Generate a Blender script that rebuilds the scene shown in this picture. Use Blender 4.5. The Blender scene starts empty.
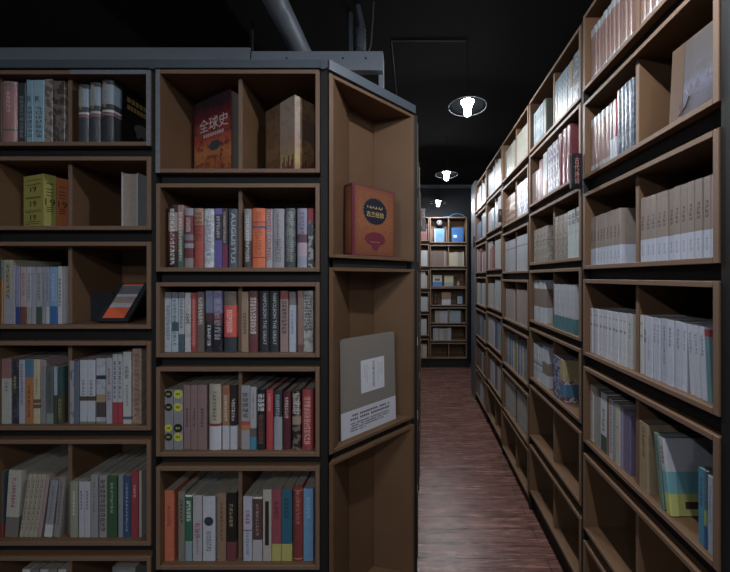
import bpy, math, random
from mathutils import Matrix, Vector
random.seed(7)
D = bpy.data
COL = bpy.context.scene.collection
CZ = 1.49                                    # camera height above the floor

# ------------------------------------------------------------------ camera
cam = D.cameras.new('camera'); cam.sensor_width = 36; cam.sensor_fit = 'HORIZONTAL'
cam.lens = 36*315/730; cam.shift_x = -50/730; cam.shift_y = -9/730; cam.clip_start = .05
co = D.objects.new('camera', cam); COL.objects.link(co)
co.location = (0, 0, CZ); co.rotation_euler = (math.pi/2, 0, 0)
bpy.context.scene.camera = co
# ------------------------------------------------------------------ world, exposure
w = D.worlds.new('world'); bpy.context.scene.world = w; w.use_nodes = True
w.node_tree.nodes['Background'].inputs[0].default_value = (.62, .76, 1, 1)
w.node_tree.nodes['Background'].inputs[1].default_value = .07
vs = bpy.context.scene.view_settings
vs.view_transform = 'Standard'; vs.look = 'None'; vs.gamma = 1; vs.exposure = .75
LAMPS = [(.355, y, 2.64) for y in (-.72, .72, 2.13, 3.55, 4.85)] + [(x, y, 2.64) for x, y in ((.355, -2.15), (-1.05, -.95), (-1.05, -2.2))]  # last three are unseen lamps, added as frontal fill for the spines
BULB = 1950.0

# ------------------------------------------------------------------ helpers
def lin(h):
    h = h.lstrip('#'); c = [int(h[i:i+2], 16)/255 for i in (0, 2, 4)]
    return tuple((x/12.92 if x <= .04045 else ((x+.055)/1.055)**2.4) for x in c)
class G:
    def __init__(s, m): s.n = m.node_tree.nodes; s.l = m.node_tree.links
    def new(s, t, **k):
        o = s.n.new(t)
        for a, b in k.items(): setattr(o, a, b)
        return o
    def put(s, sock, v):
        if hasattr(v, 'is_output') or isinstance(v, bpy.types.NodeSocket): s.l.new(v, sock)
        else: sock.default_value = v
    def math(s, op, a, b=0.0, c=None):
        o = s.new('ShaderNodeMath', operation=op); s.put(o.inputs[0], a); s.put(o.inputs[1], b)
        if c is not None: s.put(o.inputs[2], c)
        return o.outputs[0]
    def mix(s, f, a, b):
        o = s.new('ShaderNodeMix', data_type='RGBA'); s.put(o.inputs[0], f)
        for k, v in ((6, a), (7, b)):
            s.put(o.inputs[k], v if isinstance(v, bpy.types.NodeSocket) else (*v, 1))
        return o.outputs[2]
def mat0(name):
    m = D.materials.new(name); m.use_nodes = True
    return m, G(m), m.node_tree.nodes['Principled BSDF']
CACHE = {}
def plain(name, col, rough=.5, metal=0, noise=.12, scale=40, bump=0, spec=.5):
    k = ('p', name, col, rough, metal)
    if k in CACHE: return CACHE[k]
    m, g, b = mat0(name); c = lin(col) if isinstance(col, str) else col
    t = g.new('ShaderNodeTexCoord'); n = g.new('ShaderNodeTexNoise'); n.inputs['Scale'].default_value = scale
    n.inputs['Detail'].default_value = 4; g.l.new(t.outputs['Object'], n.inputs['Vector'])
    g.put(b.inputs['Base Color'], g.mix(n.outputs[0], tuple(x*(1-noise) for x in c), tuple(min(1, x*(1+noise)) for x in c)))
    b.inputs['Roughness'].default_value = rough; b.inputs['Metallic'].default_value = metal
    b.inputs['Specular IOR Level'].default_value = spec
    if bump:
        bp = g.new('ShaderNodeBump'); bp.inputs['Strength'].default_value = bump; bp.inputs['Distance'].default_value = .002
        g.l.new(n.outputs[0], bp.inputs['Height']); g.l.new(bp.outputs[0], b.inputs['Normal'])
    CACHE[k] = m; return m
def board_mat():
    m, g, b = mat0('fibreboard'); t = g.new('ShaderNodeTexCoord')
    n = g.new('ShaderNodeTexNoise'); n.inputs['Scale'].default_value = 7; n.inputs['Detail'].default_value = 5
    n2 = g.new('ShaderNodeTexNoise'); n2.inputs['Scale'].default_value = 420; n2.inputs['Detail'].default_value = 3
    g.l.new(t.outputs['Object'], n.inputs['Vector']); g.l.new(t.outputs['Object'], n2.inputs['Vector'])
    c = g.mix(n.outputs[0], lin('584230'), lin('6f553e'))
    f = g.math('MULTIPLY', g.math('SUBTRACT', n2.outputs[0], .38), 1.6)
    g.put(b.inputs['Base Color'], g.mix(f, c, lin('503a28')))
    b.inputs['Roughness'].default_value = .55; b.inputs['Specular IOR Level'].default_value = .3
    bp = g.new('ShaderNodeBump'); bp.inputs['Strength'].default_value = .25; bp.inputs['Distance'].default_value = .001
    g.l.new(n2.outputs[0], bp.inputs['Height']); g.l.new(bp.outputs[0], b.inputs['Normal'])
    return m
BOARD = board_mat()
EDGE = plain('raw_board_edge', '6f5949', .6, noise=.35, scale=220)
STEEL = plain('grey_painted_steel', '505862', .42, .2, noise=.1, scale=12)
BLACK = plain('black_painted_steel', '060607', .7, .0, noise=.2)
PAPER = plain('page_paper', '716b60', .8, noise=.1, scale=300)
DARKP = plain('page_paper_grey', '6a645c', .8, noise=.1, scale=300)

def mesh(name, verts, faces, m, parent=None, smooth=False, mi=None):
    me = D.meshes.new(name); me.from_pydata([tuple(v) for v in verts], [], faces)
    for x in (m if isinstance(m, (list, tuple)) else [m]): me.materials.append(x)
    if mi: me.polygons.foreach_set('material_index', mi)
    if smooth: me.polygons.foreach_set('use_smooth', [True]*len(me.polygons))
    me.update()
    o = D.objects.new(name, me); COL.objects.link(o)
    if parent: o.parent = parent
    return o
CF = [(0,3,2,1),(4,5,6,7),(0,1,5,4),(1,2,6,5),(2,3,7,6),(3,0,4,7)]
class MB:
    def __init__(s): s.v = []; s.f = []; s.mi = []
    def box(s, x0, x1, y0, y1, z0, z1, M=None, mi=0, bev=0):
        k = len(s.v)
        P = [(x0,y0,z0),(x1,y0,z0),(x1,y1,z0),(x0,y1,z0),(x0,y0,z1),(x1,y0,z1),(x1,y1,z1),(x0,y1,z1)]
        s.v += [tuple(M @ Vector(p)) if M else p for p in P]
        s.f += [tuple(k+i for i in f) for f in CF]; s.mi += [mi]*6
        return s
    def prism(s, pts, z0, z1, mi=0):
        k = len(s.v); n = len(pts)
        s.v += [(x, y, z0) for x, y in pts] + [(x, y, z1) for x, y in pts]
        s.f += [tuple(k+i for i in range(n-1, -1, -1)), tuple(k+n+i for i in range(n))]
        s.f += [(k+i, k+(i+1) % n, k+n+(i+1) % n, k+n+i) for i in range(n)]; s.mi += [mi]*(n+2)
        return s
    def disc(s, cx, cz, r, y, n=20, mi=0, rz=None):
        k = len(s.v); rz = rz or r
        s.v += [(cx+r*math.cos(a), y, cz+rz*math.sin(a)) for a in [2*math.pi*i/n for i in range(n)]]
        s.f.append(tuple(k+i for i in range(n))); s.mi.append(mi); return s
    def lathe(s, prof, n=24, c=(0, 0, 0), mi=0):
        k = len(s.v)
        for r, z in prof:
            s.v += [(c[0]+r*math.cos(2*math.pi*i/n), c[1]+r*math.sin(2*math.pi*i/n), c[2]+z) for i in range(n)]
        for j in range(len(prof)-1):
            for i in range(n):
                s.f.append((k+j*n+i, k+j*n+(i+1) % n, k+(j+1)*n+(i+1) % n, k+(j+1)*n+i)); s.mi.append(mi)
        return s
    def tube(s, pts, r, n=8, mi=0):
        pts = [Vector(p) for p in pts]; k = len(s.v)
        rr = r if isinstance(r, (list, tuple)) else [r]*len(pts)
        for i, p in enumerate(pts):
            d = (pts[min(i+1, len(pts)-1)]-pts[max(i-1, 0)]).normalized()
            a = d.orthogonal().normalized() if i == 0 else (a-d*a.dot(d)).normalized()
            b = d.cross(a)
            s.v += [tuple(p+(a*math.cos(t)+b*math.sin(t))*rr[i]) for t in [2*math.pi*q/n for q in range(n)]]
        for i in range(len(pts)-1):
            for q in range(n):
                s.f.append((k+i*n+q, k+i*n+(q+1) % n, k+(i+1)*n+(q+1) % n, k+(i+1)*n+q)); s.mi.append(mi)
        s.f += [tuple(k+q for q in range(n-1, -1, -1)), tuple(k+(len(pts)-1)*n+q for q in range(n))]; s.mi += [mi, mi]
        return s
    def build(s, name, m, parent=None, smooth=False): return mesh(name, s.v, s.f, m, parent, smooth, s.mi if isinstance(m, (list, tuple)) else None)
def bevel(o, wd=.0015, seg=2):
    b = o.modifiers.new('bevel', 'BEVEL'); b.width = wd; b.segments = seg; b.limit_method = 'ANGLE'; return o
def tag(o, label=None, cat=None, group=None, kind=None):
    if label:
        if not 4 <= len(label.split()) <= 16: print('LABEL', len(label.split()), label)
        o['label'] = label
    if cat: o['category'] = cat
    if group: o['group'] = group
    if kind: o['kind'] = kind
    return o
def empty(name, loc=(0, 0, 0), rz=0, ry=0):
    o = D.objects.new(name, None); COL.objects.link(o); o.empty_display_size = .05
    o.location = loc; o.rotation_euler = (0, ry, rz); return o
def letter(parent, txt, cx, cz, wd, ht, col, mode='up', y=-.0006, name='title_lettering', glow=False):
    """lettering as thin mesh on the plane y=const of the parent, fitted in wd x ht (x by z)"""
    c = D.curves.new('t', 'FONT'); c.body = txt; c.align_x = 'CENTER'; c.size = 1; c.extrude = .004
    if mode == 'stack': c.body = '\n'.join(txt); c.space_line = .98
    c.resolution_u = 2
    t = D.objects.new('t', c); COL.objects.link(t); bpy.context.view_layer.update()
    me = D.meshes.new_from_object(t.evaluated_get(bpy.context.evaluated_depsgraph_get()))
    D.objects.remove(t); D.curves.remove(c)
    xs = [v.co.x for v in me.vertices]; ys = [v.co.y for v in me.vertices]
    if not xs: return None
    x0, x1, y0, y1 = min(xs), max(xs), min(ys), max(ys)
    for v in me.vertices:
        u = (v.co.x-(x0+x1)/2)/(x1-x0); q = (v.co.y-(y0+y1)/2)/(y1-y0); d = y-(.0002 if v.co.z > 0 else 0)
        if mode == 'side': v.co = (cx+q*wd, d, cz-u*ht)
        else: v.co = (cx+u*wd, d, cz+q*ht)
    me.name = name; me.materials.append(plain('lettering', col, .5))
    o = D.objects.new(name, me); COL.objects.link(o); o.parent = parent; return o

# ------------------------------------------------------------------ book materials
def book_mat(base, bands=(), text=None, gloss=0, blotch=None, side=None, cv=None):
    k = ('b', base, tuple(bands), text, gloss, blotch, side, cv)
    if k in CACHE: return CACHE[k]
    m, g, b = mat0('printed_cover')
    t = g.new('ShaderNodeTexCoord'); sp = g.new('ShaderNodeSeparateXYZ'); g.l.new(t.outputs['Generated'], sp.inputs[0])
    X, Y, Z = sp.outputs
    def lin(h):                      # printed inks, slightly muted
        c = globals()['lin'](h); y = .3*c[0]+.55*c[1]+.15*c[2]; return tuple(y+(x-y)*.78 for x in c)
    c = lin(base)
    n = g.new('ShaderNodeTexNoise'); n.inputs['Scale'].default_value = 60; n.inputs['Detail'].default_value = 5
    g.l.new(t.outputs['Object'], n.inputs['Vector'])
    c = g.mix(n.outputs[0], tuple(x*.82 for x in c), tuple(min(1, x*1.12) for x in c))
    rng = random.Random(str(k))
    if blotch:
        v = g.new('ShaderNodeTexNoise'); v.inputs['Scale'].default_value = 55; v.inputs['Detail'].default_value = 3
        v.noise_dimensions = '4D'; v.inputs['W'].default_value = rng.random()*20
        g.l.new(t.outputs['Object'], v.inputs['Vector'])
        f = g.math('MULTIPLY', g.math('GREATER_THAN', v.outputs[0], .52), .85)
        c = g.mix(f, c, lin(blotch))
    for z0, z1, bc in bands:
        f = g.math('MULTIPLY', g.math('GREATER_THAN', Z, z0), g.math('LESS_THAN', Z, z1))
        c = g.mix(f, c, g.mix(n.outputs[0], tuple(x*.85 for x in lin(bc)), tuple(min(1, x*1.1) for x in lin(bc))))
    if text:
        for tx in (text if isinstance(text[0], tuple) else (text,)):
            tc, z0, z1 = tx[:3]; N = tx[3] if len(tx) > 3 else 8; hw = tx[4] if len(tx) > 4 else .24
            v = g.math('MULTIPLY', g.math('DIVIDE', g.math('SUBTRACT', Z, z0), z1-z0), float(N))
            cb = g.new('ShaderNodeCombineXYZ'); g.put(cb.inputs[0], g.math('MULTIPLY', X, 4.5)); g.put(cb.inputs[1], g.math('MULTIPLY', v, 2.4))
            cb.inputs[2].default_value = rng.random()*30
            ns = g.new('ShaderNodeTexNoise'); ns.inputs['Scale'].default_value = 1.6; ns.inputs['Detail'].default_value = 2
            g.l.new(cb.outputs[0], ns.inputs['Vector'])
            f = g.math('GREATER_THAN', ns.outputs[0], .47)
            f = g.math('MULTIPLY', f, g.math('LESS_THAN', g.math('FRACT', v), .78))
            f = g.math('MULTIPLY', f, g.math('LESS_THAN', g.math('ABSOLUTE', g.math('SUBTRACT', X, .5)), hw))
            f = g.math('MULTIPLY', f, g.math('LESS_THAN', Y, .06))
            f = g.math('MULTIPLY', f, g.math('MULTIPLY', g.math('GREATER_THAN', Z, z0), g.math('LESS_THAN', Z, z1)))
            c = g.mix(g.math('MULTIPLY', f, .85), c, lin(tc))
    if side:
        for sc, y0, y1, z0, z1 in side:
            f = g.math('MULTIPLY', g.math('GREATER_THAN', Y, y0), g.math('LESS_THAN', Y, y1))
            f = g.math('MULTIPLY', f, g.math('MULTIPLY', g.math('GREATER_THAN', Z, z0), g.math('LESS_THAN', Z, z1)))
            v = g.new('ShaderNodeTexNoise'); v.inputs['Scale'].default_value = 90; g.l.new(t.outputs['Object'], v.inputs['Vector'])
            c = g.mix(g.math('MULTIPLY', f, g.math('GREATER_THAN', v.outputs[0], .44)), c, lin(sc))
    if cv: c = g.mix(g.math('GREATER_THAN', Y, cv[0]), c, lin(cv[1]))
    g.put(b.inputs['Base Color'], c)
    b.inputs['Roughness'].default_value = .38 if gloss else .5
    b.inputs['Specular IOR Level'].default_value = .35
    if gloss:
        v = g.new('ShaderNodeTexNoise'); v.inputs['Scale'].default_value = 55; v.inputs['Detail'].default_value = 2; v.inputs['Distortion'].default_value = 1.5
        mp = g.new('ShaderNodeMapping'); mp.inputs['Scale'].default_value = (2.2, 2.2, .8)
        g.l.new(t.outputs['Object'], mp.inputs[0]); g.l.new(mp.outputs[0], v.inputs['Vector'])
        bp = g.new('ShaderNodeBump'); bp.inputs['Strength'].default_value = .55; bp.inputs['Distance'].default_value = .006
        g.l.new(v.outputs[0], bp.inputs['Height']); g.l.new(bp.outputs[0], b.inputs['Coat Normal'])
        b.inputs['Coat Weight'].default_value = .5; b.inputs['Coat Roughness'].default_value = .15
    CACHE[k] = m; return m

ORD = ['zeroth', 'first', 'second', 'third', 'fourth', 'fifth', 'sixth', 'seventh', 'eighth', 'ninth', 'tenth',
       'eleventh', 'twelfth', 'thirteenth', 'fourteenth', 'fifteenth', 'sixteenth']
NB = [0]
def book(frame, x, z, wd, ht, dp, mat, label, group, y=.02, hard=False, lean=0, turn=0, extra=None, pages=PAPER, name=None):
    """frame=(ox,oy,rz): local x along the shelf, local y into the shelf. base corner at (x,y,z)."""
    ox, oy, rz = frame; c, s = math.cos(rz), math.sin(rz)
    e = empty(name or ('hardcover_book' if hard else 'paperback_book'), (ox+c*x-s*y, oy+s*x+c*y, z+max(0, wd*math.sin(lean))+.0004), rz+turn, lean)
    tag(e, label, 'book', group); NB[0] += 1
    t = .0025 if hard else .0007; bl = wd*.10 if hard else .0; ins = .003 if hard else .0006
    ch = min(.0018, wd*.12)
    out = [(0, dp), (0, ch)]
    out += [(wd*q, -bl*math.sin(math.pi*q)) for q in (.12, .3, .5, .7, .88)] if hard else [(ch*.35, ch*.35), (ch, 0), (wd-ch, 0), (wd-ch*.35, ch*.35)]
    out += [(wd, ch), (wd, dp), (wd-t, dp), (wd-t, ch+.001), (t, ch+.001), (t, dp)]
    mb = MB(); n = len(out); k = 0
    mb.v = [(a, b, 0) for a, b in out]+[(a, b, ht) for a, b in out]
    mb.f = [(i, (i+1) % n, n+(i+1) % n, n+i) for i in range(n)]
    # the U-shaped rims, as quads between the outer and inner run
    m_ = n-4; L = list(range(0, m_))      # outer run 0..m_-1 ; inner run m_..n-1
    for base in (0, n):
        q1 = (0, 1, n-2, n-1); q2 = (m_-2, m_-1, m_, m_+1); q3 = tuple([1]+list(range(2, m_-1))+[m_+1, n-2])
        for q in (q1, q2, q3):
            q = tuple(base+i for i in q); mb.f.append(q if base == n else q[::-1])
    cv = mb.build('cover', mat, e)
    MB().box(t+.0002, wd-t-.0002, ch+.0012, dp-ins, ins, ht-ins).build('page_block', pages, e)
    if extra: extra(cv, wd, ht, bl)
    return e

# ------------------------------------------------------------------ the setting
def struct(name, mb, m, smooth=False): return tag(mb.build(name, m, None, smooth), kind='structure')
def floor_mat():
    m, g, b = mat0('wood_floor'); t = g.new('ShaderNodeTexCoord')
    br = g.new('ShaderNodeTexBrick'); g.l.new(t.outputs['Object'], br.inputs['Vector'])
    br.offset = .37; br.inputs['Scale'].default_value = 1; br.inputs['Brick Width'].default_value = 1.1; br.inputs['Row Height'].default_value = .098
    br.inputs['Mortar Size'].default_value = .0018; br.inputs['Mortar Smooth'].default_value = .3
    br.inputs['Color1'].default_value = (0, 0, 0, 1); br.inputs['Color2'].default_value = (1, 1, 1, 1); br.inputs['Mortar'].default_value = (.5, .5, .5, 1)
    mp = g.new('ShaderNodeMapping'); mp.inputs['Scale'].default_value = (1.6, 22, 1); g.l.new(t.outputs['Object'], mp.inputs[0])
    n = g.new('ShaderNodeTexNoise'); n.inputs['Scale'].default_value = 2.2; n.inputs['Detail'].default_value = 8; n.inputs['Roughness'].default_value = .7; n.inputs['Distortion'].default_value = .7
    g.l.new(mp.outputs[0], n.inputs['Vector'])
    mp2 = g.new('ShaderNodeMapping'); mp2.inputs['Scale'].default_value = (6, 70, 1); g.l.new(t.outputs['Object'], mp2.inputs[0])
    n2 = g.new('ShaderNodeTexNoise'); n2.inputs['Scale'].default_value = 2; n2.inputs['Detail'].default_value = 6; g.l.new(mp2.outputs[0], n2.inputs['Vector'])
    cr = g.new('ShaderNodeValToRGB'); g.l.new(n.outputs[0], cr.inputs[0])
    e = cr.color_ramp.elements; e[0].position = .34; e[0].color = (*lin('3a2421'), 1); e[1].position = .66; e[1].color = (*lin('8c655a'), 1)
    c = g.mix(g.math('MULTIPLY', br.outputs[0], .45), cr.outputs[0], lin('5e423c'))
    c = g.mix(g.math('MULTIPLY', g.math('GREATER_THAN', n2.outputs[0], .54), .55), c, lin('2a1a1c'))
    c = g.mix(g.math('MULTIPLY', br.outputs['Fac'], .8), c, lin('120c0c'))
    g.put(b.inputs['Base Color'], c)
    g.put(b.inputs['Roughness'], g.math('MULTIPLY_ADD', n.outputs[0], .25, .13))
    h = g.math('SUBTRACT', g.math('ADD', n.outputs[0], g.math('MULTIPLY', n2.outputs[0], .6)), g.math('MULTIPLY', br.outputs['Fac'], 1.5))
    bp = g.new('ShaderNodeBump'); bp.inputs['Strength'].default_value = .45; bp.inputs['Distance'].default_value = .004
    g.put(bp.inputs['Height'], h); g.l.new(bp.outputs[0], b.inputs['Normal'])
    return m
struct('floor', MB().box(-4, 2.6, -2.5, 5.6, -.05, 0), floor_mat())
CEIL = plain('dark_ceiling_paint', '08090b', .85, noise=.25, scale=30, bump=.5)
WALLM = plain('dark_wall_paint', '1b1f25', .7, noise=.15, scale=8)
struct('ceiling', MB().box(-4, 2.6, -2.5, 5.6, 3.09, 3.15), CEIL)
struct('wall_back', MB().box(-4, 2.6, 5.5, 5.6, 0, 3.09), WALLM)
struct('wall_left', MB().box(-4.1, -4, -2.5, 5.6, 0, 3.09), WALLM)
struct('wall_right', MB().box(2.6, 2.7, -2.5, 5.6, 0, 3.09), WALLM)
struct('trim_1', MB().box(-.6, 2.6, 5.46, 5.5, 3.03, 3.09), plain('grey_trim_paint', '565d66', .5))

# ------------------------------------------------------------------ shelf boxes
TH = .016
def shelf_box(frame, x0, x1, z0, z1, label, group, divs=(), depth=.25, drec=.03, back=True, lip=0):
    """z0 = bottom, z1 = top, a thing per box"""
    ox, oy, rz = frame; c, s = math.cos(rz), math.sin(rz)
    e = empty('shelf_box', (ox+c*x0, oy+s*x0, z0), rz); tag(e, label, 'shelf box', group)
    W, H = x1-x0, z1-z0
    def bx(n, *a):
        m_ = MB().box(*a)
        if a[2] == 0 or n == 'divider': m_.mi[2] = 1
        o = m_.build(n, [BOARD, EDGE], e); bevel(o, .0012, 1); return o
    bx('side_panel', 0, TH, 0, depth, 0, H); bx('side_panel', W-TH, W, 0, depth, 0, H)
    bx('top_panel', TH, W-TH, 0, depth, H-TH, H); bx('bottom_panel', TH, W-TH, 0, depth, 0, TH)
    bx('back_panel', TH, W-TH, depth-.008, depth, TH, H-TH)
    for d in divs: bx('divider', d-x0-.008, d-x0+.008, drec, depth-.008, TH, H-TH)
    return e
def rack(frame, label, posts, beams, depth=.25, top=None, group=None, pm=BLACK):
    """posts: (x, z0, z1) ; beams (x0,x1,z0,z1) filling the gap between boxes, set back"""
    ox, oy, rz = frame
    e = empty('steel_rack', (ox, oy, 0), rz); tag(e, label, 'rack', group)
    for x0, x1, z1 in posts:
        mb = MB().box(x0, x1, .004, .034, 0, z1)
        k = max(3, int(z1/.1))
        mb.build('post', pm, e)
        MB().box(x0, x1, depth-.03, depth, 0, z1).build('post', pm, e)
    for x0, x1, z0, z1 in beams:
        MB().box(x0, x1, .03, .06, z0, z1).build('beam', BLACK, e)
        MB().box(x0, x1, depth-.04, depth-.01, z0, z1).build('beam', BLACK, e)
    return e
S = 1.2/315
def LX(px, y=0): return (px-415)/315*(1.2+y)
def LZ(py, y=0): return CZ+(277-py)/315*(1.2+y)
FL = (0, 1.2, 0)
ROWN = ['topmost', 'second', 'third', 'fourth', 'fifth', 'sixth', 'lowest']
MROWS = [(69.4, 172.7), (183.3, 271.7), (282.3, 357.5), (367.4, 456.7), (466.9, 570), (581, 655)]
LROWS = [(70, 145.7), (156.3, 230), (241.7, 329), (341.4, 430.5), (440, 546), (557, 650)]
MDIV = (240.3-415)/315*1.23; LDIV = (70-415)/315*1.23
for rows, x0, x1, dv, nm in ((MROWS, 155.8, 319.5, MDIV, 'middle bookcase'), (LROWS, -10, 150.6, LDIV, 'left bookcase')):
    for i, (a, b) in enumerate(rows):
        if i == 5 and nm[0] == 'm': lab = 'brown fibreboard shelf box at the bottom of the middle bookcase'
        else: lab = 'brown two-compartment fibreboard shelf box, %s from the top of the %s' % (ROWN[i] if i else 'first', nm)
        e_ = shelf_box(FL, LX(x0), LX(x1), LZ(b), LZ(a), lab, 'shelf boxes of the '+nm, (dv,))
        if i == 0:
            W_, H_ = LX(x1)-LX(x0), LZ(a)-LZ(b); TP_ = plain('silver_tape', '83888f', .3, .3, noise=.45, scale=90)
            if nm[0] == 'l':
                MB().box(W_-TH, W_, -.0012, -.0002, 0, H_).build('edge_tape', TP_, e_); MB().box(W_*.5, W_-TH, -.0012, -.0002, H_-TH, H_).build('edge_tape', TP_, e_)
            else: MB().box(0, TH, -.0012, -.0002, 0, H_).build('edge_tape', TP_, e_)
def gapbeams(rows, xa, xb):
    r = []
    for (a, b), (c, d) in zip(rows, rows[1:]): r.append((LX(xa), LX(xb), LZ(c)+.0005, LZ(b)-.0005))
    r.append((LX(xa), LX(xb), LZ(rows[-1][1])-.04, LZ(rows[-1][1])-.0005))
    return r
rk = rack(FL, 'dark steel rack with grey top rail carrying the left and middle bookcases',
     [(LX(151.4), LX(155.2), 2.31), (LX(320.4), LX(327.4), 2.31), (LX(-17), LX(-10.5), 2.31)],
     gapbeams(MROWS, 155.8, 319.5)+gapbeams(LROWS, -10, 150.6))
MB().box(LX(-17), LX(327.6), -.004, .03, LZ(68.3), LZ(60.3)).build('top_rail', STEEL, rk)
MB().box(LX(-17), LX(327.6), .22, .25, LZ(68.3), LZ(60.3)).build('top_rail', STEEL, rk)
for xx in (153.2, 323.9): MB().box(LX(xx)-.009, LX(xx)+.009, -.008, -.0042, LZ(70), LZ(60.5)).build('gusset', STEEL, rk)
# ------------------------------------------------------------------ book specs of the two frontal bookcases
def run(rows, ri, half, where, books, group, rec=.02, frame=FL):
    zf = LZ(rows[ri][1])+TH
    for i, b in enumerate(books):
        x0, x1, yt, desc, base = b[:5]; o = b[5] if len(b) > 5 else {}
        y = o.get('y', rec); X0, X1 = LX(x0, y)+.0005, LX(x1, y)-.0005
        mid = rows is MROWS
        lo = (LX(155.8 if mid else -10)+TH+.001) if half == 'left' else (MDIV if mid else LDIV)+.009
        hi = ((MDIV if mid else LDIV)-.009) if half == 'left' else LX(319.5 if mid else 150.6)-TH-.001
        X0 = max(X0, lo); X1 = min(X1, hi)
        ht = min(LZ(yt, y)-zf, LZ(rows[ri][0])-TH-zf-.006)
        m = book_mat(base, tuple(o.get('b', ())), o.get('t'), o.get('g', 0), o.get('bl'), o.get('s'), o.get('cv'))
        a = math.radians(o.get('lean', 0))
        book(frame, X0, zf, X1-X0, ht/math.cos(a) if a else ht, o.get('d', .17), m, '%s, %s from left, %s' % (desc, ORD[i+1], where), group,
             y=y, hard=o.get('h', 0), lean=a, extra=o.get('x'), pages=o.get('p', PAPER))
def L_(txt, col, wf, hf, cz, mode='side', cx=.5):
    return lambda e, wd, ht, bl: letter(e, txt, wd*cx, ht*cz, wd*wf, ht*hf, col, mode, y=-bl-.0007)
def circles(spec):
    def f(e, wd, ht, bl):
        for z, c in spec:
            MB().disc(wd/2, ht*z, wd*.46, -bl-.0005).build('round_emblem', plain('emblem', c, .5), e)
            mk = MB()
            for k in range(3): mk.box(wd*(.28+.16*k), wd*(.36+.16*k), -bl-.0009, -bl-.0005, ht*z-wd*.12, ht*z+wd*.12)
            mk.build('emblem_mark', plain('emblem', 'b6b84a' if c[0] == '1' else '26261c', .5), e)
    return f
H1 = dict(h=1)
mr2 = [
 (168, 177.3, 205, 'black and maroon hardback with white blocks', '2a1518', dict(h=1, b=((.58, .88, '8d8484'), (.25, .56, '5a1f24')), bl='191417', t=('d8ccc4', .05, .95, 14))),
 (177.5, 183.3, 205, 'slim book fading from pink to green', 'a07a78', dict(b=((0, .5, '4d6455'), (.5, .6, '70706a')), t=('d8d0c8', .1, .9, 16))),
 (184, 193.2, 208.5, 'maroon book with grey picture bands', '74303a', dict(h=1, b=((.88, 1, '8b8a92'), (.46, .56, '7b7880'), (.33, .41, '87909c'), (0, .16, '8a7f84')), t=('cdbfc0', .6, .85, 9))),
 (194, 203.4, 208.5, 'red book with tan upper half', 'a8473b', dict(h=1, b=((.72, 1, 'a5816a'),), t=('6d2b22', .45, .95, 7, .36))),
 (204, 214, 209, 'white book with faint blue markings', 'a9aebb', dict(h=1, bl='c6cad6', t=('7b8495', .2, .9, 10))),
 (214.5, 221.8, 208.5, 'dark book with violet lower half', '3c3f4c', dict(b=((0, .46, '6157a5'), (.9, 1, '6a62b0')), t=('b0b0c0', .5, .88, 8))),
 (222, 227.3, 208.5, 'dark brown book with magenta base', '4a4442', dict(b=((0, .38, '803459'),), t=('c0b8ae', .42, .95, 14))),
 (228.5, 237.3, 209, 'blue-grey hardback with large pale capitals', '525d6b', dict(h=1, x=L_('AUGUSTUS', 'b9bfc6', .55, .86, .5, cx=.66), t=('aab2bc', .4, .8, 18, .12)))]
mr2b = [
 (244, 251.3, 209, 'grey book with darker lower half', '8e8d8e', dict(h=1, b=((0, .46, '4d4747'),), t=('c9c8c8', .1, .9, 16))),
 (252, 265.3, 208.5, 'bright orange hardback with blue band', 'dc6428', dict(h=1, b=((.66, .705, '5b5d86'), (.755, .775, '9a3422'), (.16, .18, '9a3422')), t=('9a4422', .2, .95, 16))),
 (266, 272.3, 209, 'white book lettered in red capitals', 'a8a6ad', dict(x=L_('DIVIDED COUNSEL', '9c1414', .7, .88, .55))),
 (272.6, 284, 209, 'light grey book with black side lettering', '94959c', dict(h=1, t=(('3a3a42', .3, .95, 20, .09), ('5b5b66', .1, .5, 9, .3)))),
 (285, 295.2, 208.5, 'dark charcoal volume with pale marks', '3f4446', dict(h=1, bl='5c6468', t=('8e9694', .1, .95, 22, .34), g=1)),
 (297, 307, 208.5, 'lilac-grey book in three tones', '8a87a0', dict(h=1, b=((.42, .56, '61404f'), (.2, .42, 'a898ae'), (0, .2, '8c92a4')), t=('4c4658', .5, .95, 7))),
 (308, 313.4, 208.5, 'black and white speckled book, red top', '55565a', dict(b=((.78, 1, 'a83540'),), bl='b9b9bb'))]
mr3 = [
 (164, 171.3, 292.5, 'pale blue-white book', 'a7b0bb', dict(g=1, bl='8fa3b0', b=((.9, 1, '6f7076'),), t=('60707f', .2, .8, 10))),
 (171.6, 178, 292.5, 'pale blue book with teal stripe', 'a3b3bf', dict(g=1, b=((.35, .5, '3f5f6a'), (.9, 1, '6f7076')), t=('2f5663', .1, .9, 12))),
 (178.3, 184.3, 292.5, 'pale book streaked with teal', 'a4adb7', dict(g=1, b=((0, .3, '42606a'), (.9, 1, '6f7076')), t=('37515a', .4, .9, 9))),
 (184.6, 190.6, 293, 'white book with black characters', 'b7b5b9', dict(t=('26262a', .48, .66, 4, .3), bl='a09ea4')),
 (191, 196.6, 293, 'slim red book', 'a33a36', dict(t=('d5928c', .1, .9, 22))),
 (197, 204, 292, 'brown-grey book with white lettering', '6b5f59', dict(g=1, t=('cfc9c2', .45, .92, 9, .3))),
 (205.5, 212.8, 291, 'black book with blue round pictures', '28272b', dict(g=1, b=((.64, 1, '6c7694'), (.5, .64, '53383a')), bl='3b3c46', t=('c8c8cc', .1, .45, 7))),
 (213, 222, 291, 'dark book with lavender top', '29262b', dict(g=1, b=((.64, 1, '76719a'), (.46, .64, '6d3b3b')), bl='413f48', t=('9a96a8', .2, .9, 6, .34))),
 (224, 236, 291.5, 'vermilion book with brown top, slate base', 'd24a3e', dict(h=1, b=((.77, 1, '6d6258'), (0, .25, '39424b')), t=('ecc5bc', .32, .7, 14)))]
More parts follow.
